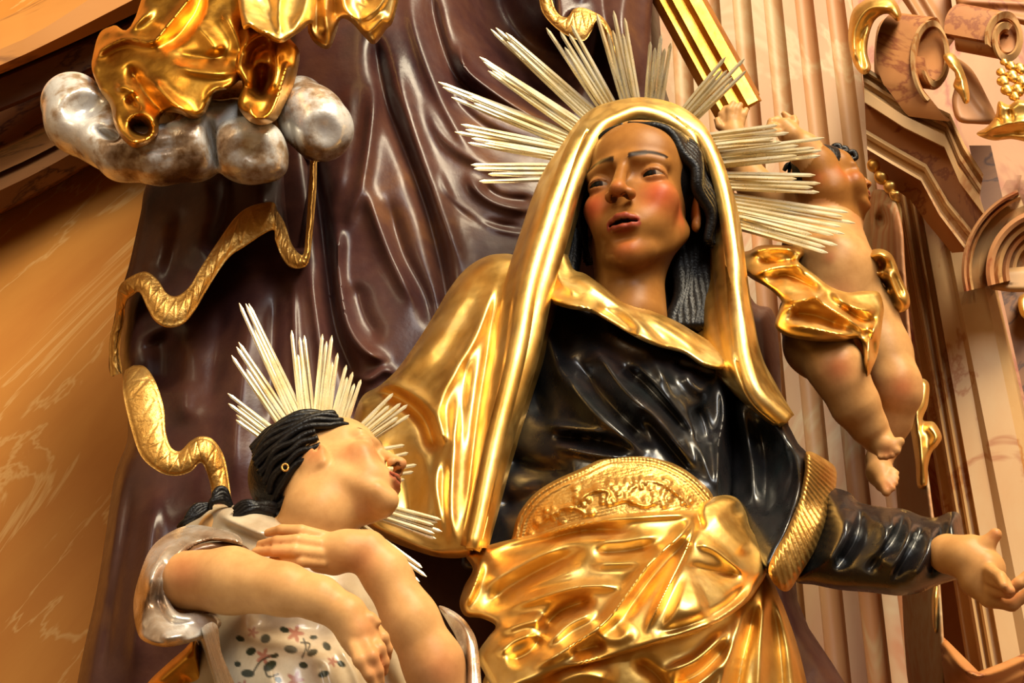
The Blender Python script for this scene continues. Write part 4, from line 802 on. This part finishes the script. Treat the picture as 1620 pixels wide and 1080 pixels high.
SK = [(730, 1240), (750, 1130), (780, 1050), (850, 1046), (950, 1030), (1080, 985), (1170, 935), (1208, 898), (1232, 940), (1255, 1000), (1272, 1060), (1290, 1150), (1300, 1240)]
relief('skirt', SK, [(800, 1080, -.06), (900, 1080, -.12), (1050, 1060, -.12), (1150, 1020, -.09), (1240, 1000, .0), (1270, 1100, .02)], [([(1182, 955), (1152, 1040), (1122, 1130)], 26, 10), ([(1196, 950), (1174, 1040), (1160, 1130)], -30, 9), ([(1208, 925), (1204, 1020), (1198, 1130)], 18, 9), ([(1218, 940), (1232, 1020), (1240, 1130)], -10, 5), ([(1226, 940), (1246, 1020), (1258, 1130)], 10, 7), ([(1040, 1066), (1100, 1044), (1160, 990)], 20, 8), ([(1060, 1085), (1110, 1062), (1160, 1010)], -22, 7), ([(1080, 1100), (1120, 1070), (1150, 1040)], 18, 6), ([(1000, 1040), (1040, 1070), (1070, 1120)], -24, 9), ([(860, 1090), (920, 1066), (980, 1080)], 24, 18)], M['gold'], wo, step=2.4, th=.08, rim=(12, .05), rough=1.2)
# ------------------------------------------------------------------ ray haloes
def ray(parent, b, t, wb, ob, ot, ridge=.004):
    b = np.array(b, float); t = np.array(t, float); d = (t - b) / np.linalg.norm(t - b); n = np.array([-d[1], d[0]])
    V = []
    for k, w, z in ((0, wb, 0), (.55, wb * .92, 0), (.95, wb * .72, 0), (1, wb * .15, 0)):
        c = b + (t - b) * k; o = ob + (ot - ob) * k
        V += [P(*(c - n * w / 2), o), P(*c, o - ridge * (1 if k < .95 else .3)), P(*(c + n * w / 2), o), P(*c, o + .003)]
    F = [[0, 1, 2, 3], [15, 14, 13, 12]]
    for i in range(3):
        for j in range(4): a = i * 4 + j; e = i * 4 + (j + 1) % 4; F.append([a, a + 4, e + 4, e])
    return mesh_obj('ray', np.array(V), F, M['ray'], parent, False)
def cluster(parent, base, tips, n, wb, ob, ot, bw=24):
    base = np.array(base, float); tips = np.array(tips, float); c = tips.mean(0); d = (c - base) / np.linalg.norm(c - base); nn = np.array([-d[1], d[0]])
    s = np.argsort((tips - base) @ nn); tips = tips[s]
    for i in range(n):
        k = i / (n - 1) if n > 1 else .5
        tt = np.array([np.interp(k, np.linspace(0, 1, len(tips)), tips[:, j]) for j in (0, 1)])
        bb = base + nn * bw * (k - .5)
        L_ = 1.0 if i in (0, n - 1) or i == n // 2 else random.choice((.78, .86, .93))
        ray(parent, bb - d * 22, bb + (tt - bb) * L_, wb, ob + .002 * (i % 2), ot + .003 * (i % 2))
ha = thing('ray_halo', 'halo of pale gilded rays fanning out behind the veiled woman\'s head', 'halo', (1010, 290, .16))
for base, tips, n in [((884, 272), [(745, 261), (752, 270), (758, 287)], 4), ((894, 243), [(729, 197), (717, 212), (740, 226)], 6), ((902, 221), [(693, 130), (700, 138), (714, 154)], 5), ((917, 203), [(758, 90), (765, 98), (772, 112)], 5), ((939, 186), [(776, 46), (784, 44), (800, 52)], 5), ((962, 170), [(864, 44), (886, 50), (904, 40)], 5), ((998, 162), [(944, 22), (966, 14), (988, 28)], 6), ((1034, 168), [(1029, 66), (1046, 55), (1061, 68)], 5), ((1082, 190), [(1148, 90), (1168, 88), (1180, 94), (1180, 112)], 6), ((1112, 226), [(1230, 198), (1248, 210), (1236, 224)], 5), ((1124, 254), [(1304, 218), (1300, 236), (1298, 246)], 6), ((1140, 286), [(1290, 277), (1298, 290), (1296, 304)], 5), ((1146, 318), [(1342, 336), (1353, 353), (1336, 370)], 5), ((1150, 344), [(1319, 372), (1325, 388), (1310, 400)], 5)]:
    cluster(ha, base, tips, n, 8.2, .20, .105, 21)
rp = [(1010 + 100 * math.cos(a), 290 + 100 * math.sin(a), .255) for a in np.linspace(0, 2 * math.pi, 25)]
tube('ring', rp, 5, M['ray'], ha, n=2)
# ------------------------------------------------------------------ girl with crossed arms
M['dress'] = vcol('painted_brocade', 0.30, 0.4, 0.06, mott=0.25, bscale=40)
M['silver_cloth'] = paint('silvered_cloth', [(0.32, (0.20, 0.10, 0.045)), (0.46, (0.55, 0.42, 0.30)), (0.60, (0.80, 0.76, 0.70))], 0.55, (0.22, 0.36), 10, bmp=0.1, bscale=50)
M['white_cloth'] = paint('blue_white_cloth', [(0.3, (0.50, 0.56, 0.62)), (0.6, (0.84, 0.88, 0.92))], 0.1, (0.2, 0.32), 12)
M['lining'] = paint('brown_lining', [(0.3, (0.05, 0.022, 0.010)), (0.7, (0.22, 0.10, 0.04))], 0.1, (0.3, 0.45), 12, coat=.2)
gi = thing('girl_statue', 'statue of a girl gazing up with arms crossed over a flowered dress', 'statue', (480, 1080, -.20))
RG = pose((.91, .39, -.10), (-.2, .52, -.83))
GG = Frame(RG, .92, (-76, -15, -8), P(489, 712, -.195))
gf = px_field(255, 640, 740, 1130, -.50, .06, .0026)
head(gf, GG, lid=6)
gf.chain([(516, 762, -.15, 50), (504, 812, -.16, 53), (488, 870, -.13, 62)], .02)
gf.chain([(360, 850, -.10, 50), (470, 900, -.08, 75), (600, 930, -.10, 60)], .03)           # shoulders and chest
gf.chain([(470, 900, -.09, 80), (480, 1080, -.12, 100)], .03)
# forearm in front, its hand hanging at the waist
gf.chain([(296, 918, -.26, 47), (366, 918, -.29, 51), (450, 932, -.32, 40), (505, 946, -.33, 33), (548, 972, -.33, 30)], .012)
gf.chain([(548, 972, -.33, 30), (566, 1000, -.325, 30), (574, 1018, -.32, 28)], .010)
for pts in ([(558, 1014, -.335, 13), (570, 1044, -.345, 11.5), (584, 1066, -.34, 9.5), (592, 1084, -.33, 8)], [(574, 1012, -.335, 13), (588, 1038, -.345, 11), (598, 1060, -.335, 9), (602, 1078, -.325, 7.5)], [(586, 1004, -.325, 12), (600, 1026, -.335, 10.5), (607, 1046, -.325, 9), (608, 1062, -.315, 7)], [(592, 992, -.31, 11), (606, 1008, -.315, 9.5), (613, 1026, -.305, 8), (613, 1040, -.295, 6.5)], [(574, 976, -.325, 11), (586, 978, -.335, 9.5), (596, 984, -.335, 7.5)]):
    gf.chain(pts, .004)
# raised forearm with the hand laid on the breast
gf.chain([(702, 1110, -.20, 46), (686, 1050, -.22, 46), (650, 980, -.235, 42), (608, 904, -.245, 36), (580, 872, -.25, 31)], .014)
gf.chain([(580, 872, -.25, 31), (548, 870, -.255, 30), (512, 870, -.255, 27)], .012); gf.chain([(528, 890, -.25, 20), (505, 888, -.25, 18)], .01)
for pts in ([(514, 850, -.262, 11), (476, 840, -.276, 10.5), (446, 838, -.272, 9), (424, 843, -.256, 7)], [(508, 862, -.268, 11), (470, 855, -.286, 10.5), (438, 856, -.282, 9), (412, 861, -.264, 7)], [(506, 876, -.270, 11), (466, 871, -.288, 10.5), (434, 872, -.283, 9), (404, 873, -.264, 7)], [(510, 890, -.264, 10), (476, 888, -.280, 9.5), (452, 888, -.276, 8.5), (430, 886, -.262, 6.5)]):
    gf.chain(pts, .002)
v, f = gf.mesh(2); l = GG.inv(v)
onhead = (l[:, 1] > -112) & (np.abs(l[:, 0]) < 95) & (l[:, 2] > -90)
c1 = skin_cols(l, (0.70, 0.39, 0.15), bl=.5); c2 = flat_skin(v, base=(0.70, 0.39, 0.15), spots=[(290, 905, 34, .45), (575, 880, 30, .35), (700, 1060, 40, .45), (600, 1050, 34, .4), (430, 868, 30, .25), (580, 990, 24, .3)])
wt = (np.clip((l[:, 1] + 112) / 20, 0, 1) * onhead)[:, None]
body = mesh_obj('body', v, f, M['skin'], gi, True, c1 * wt + c2 * (1 - wt)); body['label'] = 'flesh-painted head, neck, arms and hands'
lst = []
hc = px_field(400, 630, 640, 850, -.32, .16, .004)
hc.ell(GG(0, 44, -22), np.array([81, 84, 98]) * GG.s, .004, GG.R); hc.ell(GG(0, -20, 92), np.array([82, 96, 84]) * GG.s, .006, GG.R, True); hc.ell(GG(-74, -8, 22), np.array([36, 44, 40]) * GG.s, .006, GG.R, True)
hv, hq = hc.mesh(1); lst.append((hv, hq.tolist()))
for j in range(13):
    yy = -30 + j * 11.5; path = []
    for z_ in (64 - abs(yy - 40) * .35 - j * 1.2, 40, 10, -24, -58, -90):
        if z_ > 52 and yy < 34: z_ = 22
        q = 1 - ((yy + (64 - z_) * -.10 - 44) / 87)**2 - ((z_ + 22) / 101)**2
        path.append((-84 * math.sqrt(max(q, .02)), yy - (64 - z_) * .10, z_))
    if yy < 30: path = path[2:]
    llock(GG, path, np.linspace(5, 7, len(path)), 2.0, 2.4, j * 1.3)
for i in range(8):
    lock([(468 - i * 4, 694 + i * 3, -.13), (442 - i * 4, 716, -.12), (420 - i * .5, 752, -.115), (414 + i * 3, 786, -.12), (430 + i * 4, 806, -.13), (452 + i * 3, 812, -.13)], [8, 13, 14, 13, 11, 8], 1.4, 3, i)
for i in range(4):
    lock([(452, 812, -.13), (420, 800 + i * 3, -.16), (395, 796 + i * 4, -.175), (370, 806 + i * 3, -.17)], [8, 9, 7, 4], 1.5, 3, i)
    lock([(366, 800, -.14), (352, 776 + i * 4, -.15), (338, 780 + i * 5, -.155), (334, 800 + i * 2, -.15)], [4, 5.5, 5.5, 3], 1, 3, i)
    lock([(334, 796 + i * 2, -.145), (310, 804 + i * 3, -.15), (294, 818 + i * 3, -.15), (284, 836, -.14)], [3, 5.5, 5.5, 3], 1, 3, i)
merged('hair', lst, M['hair'], gi)
er = tube('earring', [(451 + 5 * math.cos(a), 739 + 5.5 * math.sin(a), -.235) for a in np.linspace(0, 2 * math.pi, 13)], 1.6, M['gold_matte'], gi, n=2, seg=6); er['label'] = 'small gilded ring earring'
LEAF = [(460, 1027, 12, 7, .2), (427, 1053, 13, 8, -.6), (392, 1065, 12, 7, .1), (420, 1010, 8, 9, 1.3), (397, 1030, 7, 9, 1.2), (435, 1037, 7, 4, -.3), (480, 1052, 8, 6, .3), (517, 1022, 9, 6, .8), (494, 1032, 10, 6, -.4), (496, 1008, 7, 4, 0), (376, 1050, 6, 5, .3), (450, 996, 9, 5, .3), (512, 1066, 10, 6, -.3), (380, 1010, 8, 5, .4), (540, 1050, 8, 5, .6), (360, 1080, 9, 6, .1), (440, 1075, 7, 5, .6)]
FLO = [(417, 1038, 15), (467, 1002, 16), (467, 1075, 16), (400, 1000, 11), (526, 1046, 11), (385, 1085, 12)]
def dresscol(x, y):
    c = np.tile(np.array((0.66, 0.55, 0.38)), (len(x), 1))
    sh_ = .5 + .5 * np.sin(x * .05 + 1.4 * np.sin(y * .045)) * np.sin(y * .06 + x * .02); c = c * (1 - .30 * sh_[:, None]) + np.array((.40, .30, .22)) * .30 * sh_[:, None]
    for fx, fy, r in FLO:
        a = np.arctan2(y - fy, x - fx); d = np.hypot(x - fx, y - fy); w = np.clip((r * (.72 + .28 * np.cos(5 * a)) - d) / 3, 0, 1)[:, None]; c = c * (1 - w * .75) + np.array((.34, .06, .035)) * w * .75
    for lx, ly, a_, b_, an in LEAF:
        u = (x - lx) * math.cos(an) + (y - ly) * math.sin(an); w_ = -(x - lx) * math.sin(an) + (y - ly) * math.cos(an)
        w = np.clip((1 - np.hypot(u / a_, w_ / b_)) * 5, 0, 1)[:, None]; c = c * (1 - w) + np.array((.018, .028, .014)) * w
    for st in ([(480, 1010), (484, 1024), (478, 1040)], [(418, 1054), (424, 1070), (440, 1066)], [(400, 1064), (412, 1046), (430, 1036)], [(476, 1016), (490, 1018), (486, 1030)]):
        d = seg_dist(x, y, crom(st, 4))[0]; w = np.clip((2.2 - d) / 1.5, 0, 1)[:, None]; c = c * (1 - w) + np.array((.03, .025, .012)) * w
    return c
DR = [(292, 822), (310, 806), (338, 798), (378, 800), (420, 812), (470, 836), (530, 846), (570, 856), (606, 900), (640, 950), (676, 1020), (700, 1130), (316, 1130), (312, 1030), (330, 970), (300, 920), (278, 860)]
relief('dress', DR, [(300, 830, -.10), (360, 830, -.165), (470, 850, -.205), (560, 880, -.18), (640, 980, -.12), (470, 940, -.215), (470, 1030, -.285), (400, 1060, -.27), (560, 1060, -.24), (680, 1080, -.12), (330, 1080, -.20), (350, 960, -.20)], [([(380, 980), (470, 1000), (540, 1000)], -30, 26, 2), ([(340, 810), (380, 830), (430, 850)], 12, 9), ([(350, 830), (390, 848), (430, 862)], -10, 7), ([(530, 1010), (560, 1060), (580, 1120)], 14, 10), ([(420, 1030), (440, 1120)], 10, 14), ([(500, 1040), (520, 1120)], -10, 10), ([(440, 846), (500, 848), (560, 858)], 14, 8)], M['dress'], gi, step=2.0, th=.05, rim=(14, .05), colf=dresscol, rough=.8)
SV = [(304, 830), (268, 842), (238, 868), (220, 912), (211, 954), (216, 996), (228, 1014), (258, 1023), (294, 1018), (332, 1004), (350, 988), (342, 974), (313, 969), (282, 968), (266, 944), (264, 918), (276, 890), (302, 866), (334, 856), (362, 858), (384, 862), (376, 846), (346, 836)]
relief('sleeve', SV, [(304, 832, -.20), (236, 872, -.24), (214, 954, -.23), (240, 990, -.30), (290, 995, -.31), (340, 985, -.27), (266, 930, -.285), (290, 872, -.28), (340, 848, -.25), (244, 920, -.30)], [([(320, 846), (270, 860), (244, 900), (232, 950), (236, 1000)], 16, 9), ([(276, 880), (254, 915), (252, 955), (270, 985), (320, 986)], -16, 7), ([(224, 940), (226, 1000)], 10, 5), ([(252, 1010), (300, 1002)], 14, 7)], M['silver_cloth'], gi, step=2.2, th=.03, rim=(7, .02), rough=1)
relief('sleeve_lining', [(270, 890), (310, 862), (370, 858), (400, 880), (400, 960), (360, 985), (290, 980), (262, 950)], [(330, 920, -.20), (270, 920, -.23), (390, 900, -.19)], [], M['lining'], gi, step=4, th=.04, rim=(8, .02))
relief('underdress', [(304, 1014), (328, 986), (344, 990), (350, 1030), (366, 1070), (392, 1130), (318, 1130), (314, 1060)], [(320, 1010, -.25), (340, 1060, -.31), (360, 1120, -.32)], [([(334, 990), (334, 1050), (352, 1120)], 14, 7), ([(322, 1010), (324, 1060), (334, 1120)], -12, 5)], M['white_cloth'], gi, step=2.2, th=.04, rim=(7, .02))
relief('mantle', [(205, 1130), (232, 1082), (262, 1052), (290, 1028), (310, 1012), (320, 1056), (330, 1130)], [(240, 1090, -.14), (300, 1040, -.19), (320, 1100, -.18)], [([(240, 1090), (280, 1056), (310, 1030)], 12, 9), ([(270, 1110), (300, 1070)], -14, 9), ([(225, 1110), (255, 1075)], -8, 6)], M['gold_dark'], gi, step=2.4, th=.05, rim=(10, .04), rough=1)
relief('sleeve_trim', [(694, 958), (720, 968), (744, 992), (757, 1030), (760, 1130), (724, 1130), (732, 1070), (724, 1016), (708, 984)], [(700, 970, -.18), (740, 1010, -.22), (745, 1090, -.23)], [([(700, 966), (732, 990), (744, 1040), (746, 1130)], 12, 6, 1.6, .05), ([(712, 984), (734, 1030), (735, 1130)], -10, 4)], M['silver_cloth'], gi, step=2, th=.05, rim=(6, .02))
hg = thing('ray_halo', 'halo of straw-coloured gilded rays behind the upturned head of the girl', 'halo', (510, 740, -.04))
for base, tips, n in [((464, 716), [(360, 622), (361, 638), (373, 664)], 5), ((462, 684), [(366, 562), (372, 552), (377, 541)], 4), ((474, 668), [(378, 479), (386, 480), (393, 480)], 4), ((487, 668), [(461, 522), (470, 534), (481, 530)], 4), ((508, 674), [(510, 528), (525, 530), (534, 558)], 5), ((532, 682), [(548, 577), (558, 588), (571, 600)], 5), ((566, 696), [(622, 622), (644, 636), (648, 656)], 6), ((590, 722), [(640, 704), (646, 716)], 2), ((598, 756), [(659, 735), (654, 746), (640, 758)], 3), ((592, 806), [(698, 822), (702, 838), (690, 852)], 6), ((570, 840), [(668, 898), (675, 912), (664, 920)], 5)]:
    cluster(hg, base, tips, n, 7.6, -.05, -.06, 20)
tube('ring', [(520 + 60 * math.cos(a), 750 + 60 * math.sin(a), -.04) for a in np.linspace(0, 2 * math.pi, 25)], 4, M['ray'], hg, n=2)
# ------------------------------------------------------------------ winged child on the right
pu = thing('child_statue', 'statue of a chubby bare child in a gilded loincloth with raised arms', 'statue', (1380, 780, .22))
RP = pose((.80, .18, -.10), (-.25, .85, -.45))
GP = Frame(RP, .62, (0, -60, 80), P(1366, 306, .22))
pf = px_field(1130, 150, 1480, 800, .02, .46, .0032)
head(pf, GP, lid=2, mouth_open=3.2)
s_ = GP.s
for q in (-1, 1): pf.ell(GP(q * 40, -45, 45), np.full(3, 34 * s_), .012)
pf.chain([(1340, 320, .25, 30), (1330, 352, .26, 34)], .02)
pf.chain([(1302, 352, .26, 48), (1304, 392, .24, 60), (1318, 440, .22, 66), (1322, 490, .23, 64)], .03)          # trunk
pf.ell(P(1322, 420, .185), np.array([50, 48, 34]) * 1.0e-3, .03)
pf.chain([(1318, 346, .23, 34), (1312, 306, .205, 31), (1292, 262, .195, 28), (1272, 236, .185, 24), (1250, 214, .18, 18)], .014)   # arm raised over the face
pf.chain([(1252, 214, .165, 17), (1240, 202, .165, 16)], .01)
for pts in ([(1240, 200, .165, 7), (1230, 190, .160, 6.5), (1220, 192, .155, 5.5), (1216, 198, .155, 4.5)], [(1236, 204, .16, 7), (1224, 200, .152, 6), (1214, 203, .15, 4.8)], [(1238, 210, .16, 6.5), (1226, 210, .152, 6), (1218, 213, .15, 4.5)], [(1246, 198, .17, 6.5), (1246, 186, .17, 6), (1240, 180, .168, 4.8)], [(1254, 206, .165, 7), (1258, 194, .165, 6), (1256, 186, .165, 5)]): pf.chain(pts, .003)
pf.chain([(1280, 350, .28, 36), (1236, 326, .30, 32), (1196, 296, .31, 28), (1170, 252, .31, 23), (1160, 214, .31, 18)], .014)       # arm holding the planks
pf.chain([(1160, 214, .31, 17), (1158, 196, .31, 17)], .01)
for pts in ([(1146, 196, .305, 7), (1142, 182, .30, 6.5), (1148, 172, .298, 5.5)], [(1154, 190, .298, 7), (1154, 174, .292, 6.5), (1160, 164, .292, 5.5)], [(1164, 190, .298, 7), (1166, 174, .293, 6), (1171, 166, .293, 5)], [(1172, 196, .305, 6.5), (1176, 182, .30, 6), (1180, 174, .30, 5)], [(1148, 206, .305, 7), (1138, 200, .30, 6), (1134, 190, .30, 5)]): pf.chain(pts, .003)
pf.chain([(1286, 500, .22, 54), (1294, 545, .17, 51), (1324, 584, .135, 42), (1336, 606, .14, 38)], .018)          # near leg
pf.chain([(1336, 606, .14, 38), (1353, 640, .155, 37), (1374, 674, .175, 28), (1388, 694, .19, 22)], .014)
pf.chain([(1388, 694, .19, 22), (1400, 705, .178, 18), (1412, 708, .168, 14)], .010)
for x0, y0, x1, y1, r, o in [(1412, 702, 1424, 698, 7.5, .160), (1412, 710, 1419, 713, 6.2, .160), (1406, 714, 1411, 720, 5.8, .164), (1399, 716, 1402, 723, 5.4, .168), (1392, 716, 1393, 723, 5.0, .172)]: pf.chain([(x0, y0, o + .004, r + 1), (x1, y1, o, r)], .003)
pf.chain([(1366, 500, .24, 54), (1396, 558, .235, 44), (1418, 606, .225, 36), (1421, 624, .23, 34)], .018)        # far leg
pf.chain([(1421, 624, .23, 34), (1411, 666, .26, 29), (1398, 708, .28, 21), (1390, 728, .28, 19)], .014)
pf.chain([(1390, 728, .28, 19), (1392, 748, .268, 20), (1398, 764, .255, 15)], .010)
for x0, y0, x1, y1, r, o in [(1396, 766, 1402, 778, 7.5, .243), (1404, 764, 1411, 772, 6.2, .240), (1408, 757, 1416, 764, 5.8, .242), (1410, 750, 1418, 756, 5.4, .244), (1410, 743, 1418, 748, 5.0, .247)]: pf.chain([(x0, y0, o + .004, r + 1), (x1, y1, o, r)], .003)
pf.ell(P(1312, 406, .158), np.array([.006, .007, .012]), .006, sub=True)
v, f = pf.mesh(2); l = GP.inv(v)
nearh = (np.linalg.norm(l - np.array([0, -10, 20]), axis=1) < 130)[:, None]
cb = flat_skin(v, [(1325, 582, 24, .65), (1428, 612, 22, .6), (1312, 406, 10, .5), (1405, 716, 14, .4), (1408, 768, 14, .4), (1300, 300, 26, .35), (1330, 470, 30, .35), (1350, 350, 20, .3)], (0.64, 0.34, 0.125))
bo = mesh_obj('body', v, f, M['skin'], pu, True, np.where(nearh, skin_cols(l, bl=.4, brow=False), cb))
lst = []
for i in range(16):
    a = i * 2.4; r = 10 + 2.2 * i; x = 1326 + r * .55 * math.cos(a); y = 250 + r * .30 * math.sin(a); o = .235 - .03 * math.cos(i)
    lock([(x - 6, y + 5, o + .006), (x - 4, y - 5, o), (x + 4, y - 6, o), (x + 7, y + 2, o), (x + 1, y + 5, o - .002)], [3, 5, 5, 4.5, 3])
for i in range(5): lock([(1240 + i * 6, 270 - i * 2, .26), (1246 + i * 5, 262 - i, .255), (1254 + i * 4, 262, .255), (1258 + i * 3, 270, .26)], [3, 5, 5, 3])
hc = px_field(1280, 215, 1400, 330, .1, .42, .004); hc.ell(GP(0, 46, -22), np.array([80, 82, 96]) * GP.s, .004, GP.R); hc.ell(GP(0, -10, 80), np.array([84, 96, 92]) * GP.s, .006, GP.R, True)
hv, hq = hc.mesh(1); lst.append((hv, hq.tolist()))
merged('hair', lst, M['hair'], pu)
LC = [(1166, 402), (1186, 396), (1204, 388), (1240, 388), (1268, 392), (1272, 402), (1264, 414), (1284, 430), (1312, 452), (1340, 462), (1366, 460), (1390, 462), (1398, 486), (1396, 510), (1392, 540), (1388, 562), (1380, 582), (1372, 600), (1366, 580), (1366, 556), (1356, 536), (1330, 540), (1296, 540), (1264, 536), (1242, 530), (1226, 516), (1232, 492), (1236, 476), (1216, 456), (1188, 440), (1172, 424)]
relief('loincloth', LC, [(1175, 410, .19), (1230, 440, .12), (1260, 400, .145), (1300, 480, .085), (1250, 520, .085), (1300, 530, .070), (1350, 520, .085), (1385, 480, .12), (1374, 590, .10), (1360, 465, .11)], [([(1180, 400), (1230, 392), (1266, 398)], 20, 6), ([(1196, 412), (1236, 416), (1268, 410)], -31, 8), ([(1188, 438), (1220, 424), (1258, 418), (1276, 432)], 31, 7, 1.4), ([(1210, 446), (1240, 436), (1270, 446), (1300, 470)], -29, 9), ([(1236, 474), (1270, 474), (1310, 464)], 26, 7), ([(1270, 446), (1300, 478), (1350, 510), (1372, 530)], 31, 7, 1.4), ([(1240, 495), (1290, 500), (1340, 520)], -26, 9), ([(1236, 512), (1280, 518), (1330, 528), (1360, 530)], 26, 7), ([(1312, 462), (1350, 486), (1390, 492)], 23, 7), ([(1330, 480), (1360, 504), (1390, 506)], -20, 6), ([(1392, 500), (1376, 540), (1372, 590)], 26, 7), ([(1366, 520), (1380, 540), (1384, 570)], -17, 5), ([(1246, 484), (1256, 500)], 14, 9)], M['gold'], pu, step=1.9, th=.03, rim=(8, .025), rough=1.6, sm=1)
relief('knot', [(1364, 404), (1380, 395), (1396, 394), (1410, 402), (1418, 418), (1426, 440), (1438, 466), (1438, 486), (1424, 494), (1404, 488), (1396, 470), (1400, 452), (1386, 440), (1372, 428)], [(1380, 410, .17), (1420, 460, .18), (1410, 420, .16)], [([(1368, 410), (1390, 402), (1408, 414)], 16, 7), ([(1386, 416), (1400, 420)], -20, 7, 2), ([(1404, 424), (1416, 456), (1430, 486)], 14, 6), ([(1398, 436), (1408, 460), (1414, 486)], -12, 4), ([(1412, 430), (1430, 470)], -10, 4), ([(1376, 426), (1394, 436)], 12, 6)], M['gold'], pu, step=1.8, th=.035, rim=(8, .025), rough=1.2)
relief('loincloth_tail', [(1416, 506), (1426, 514), (1436, 540), (1440, 566), (1436, 590), (1426, 570), (1418, 540)], [(1426, 540, .27)], [([(1420, 512), (1430, 545), (1434, 580)], 10, 4)], M['gold'], pu, step=1.8, th=.03, rim=(6, .02))
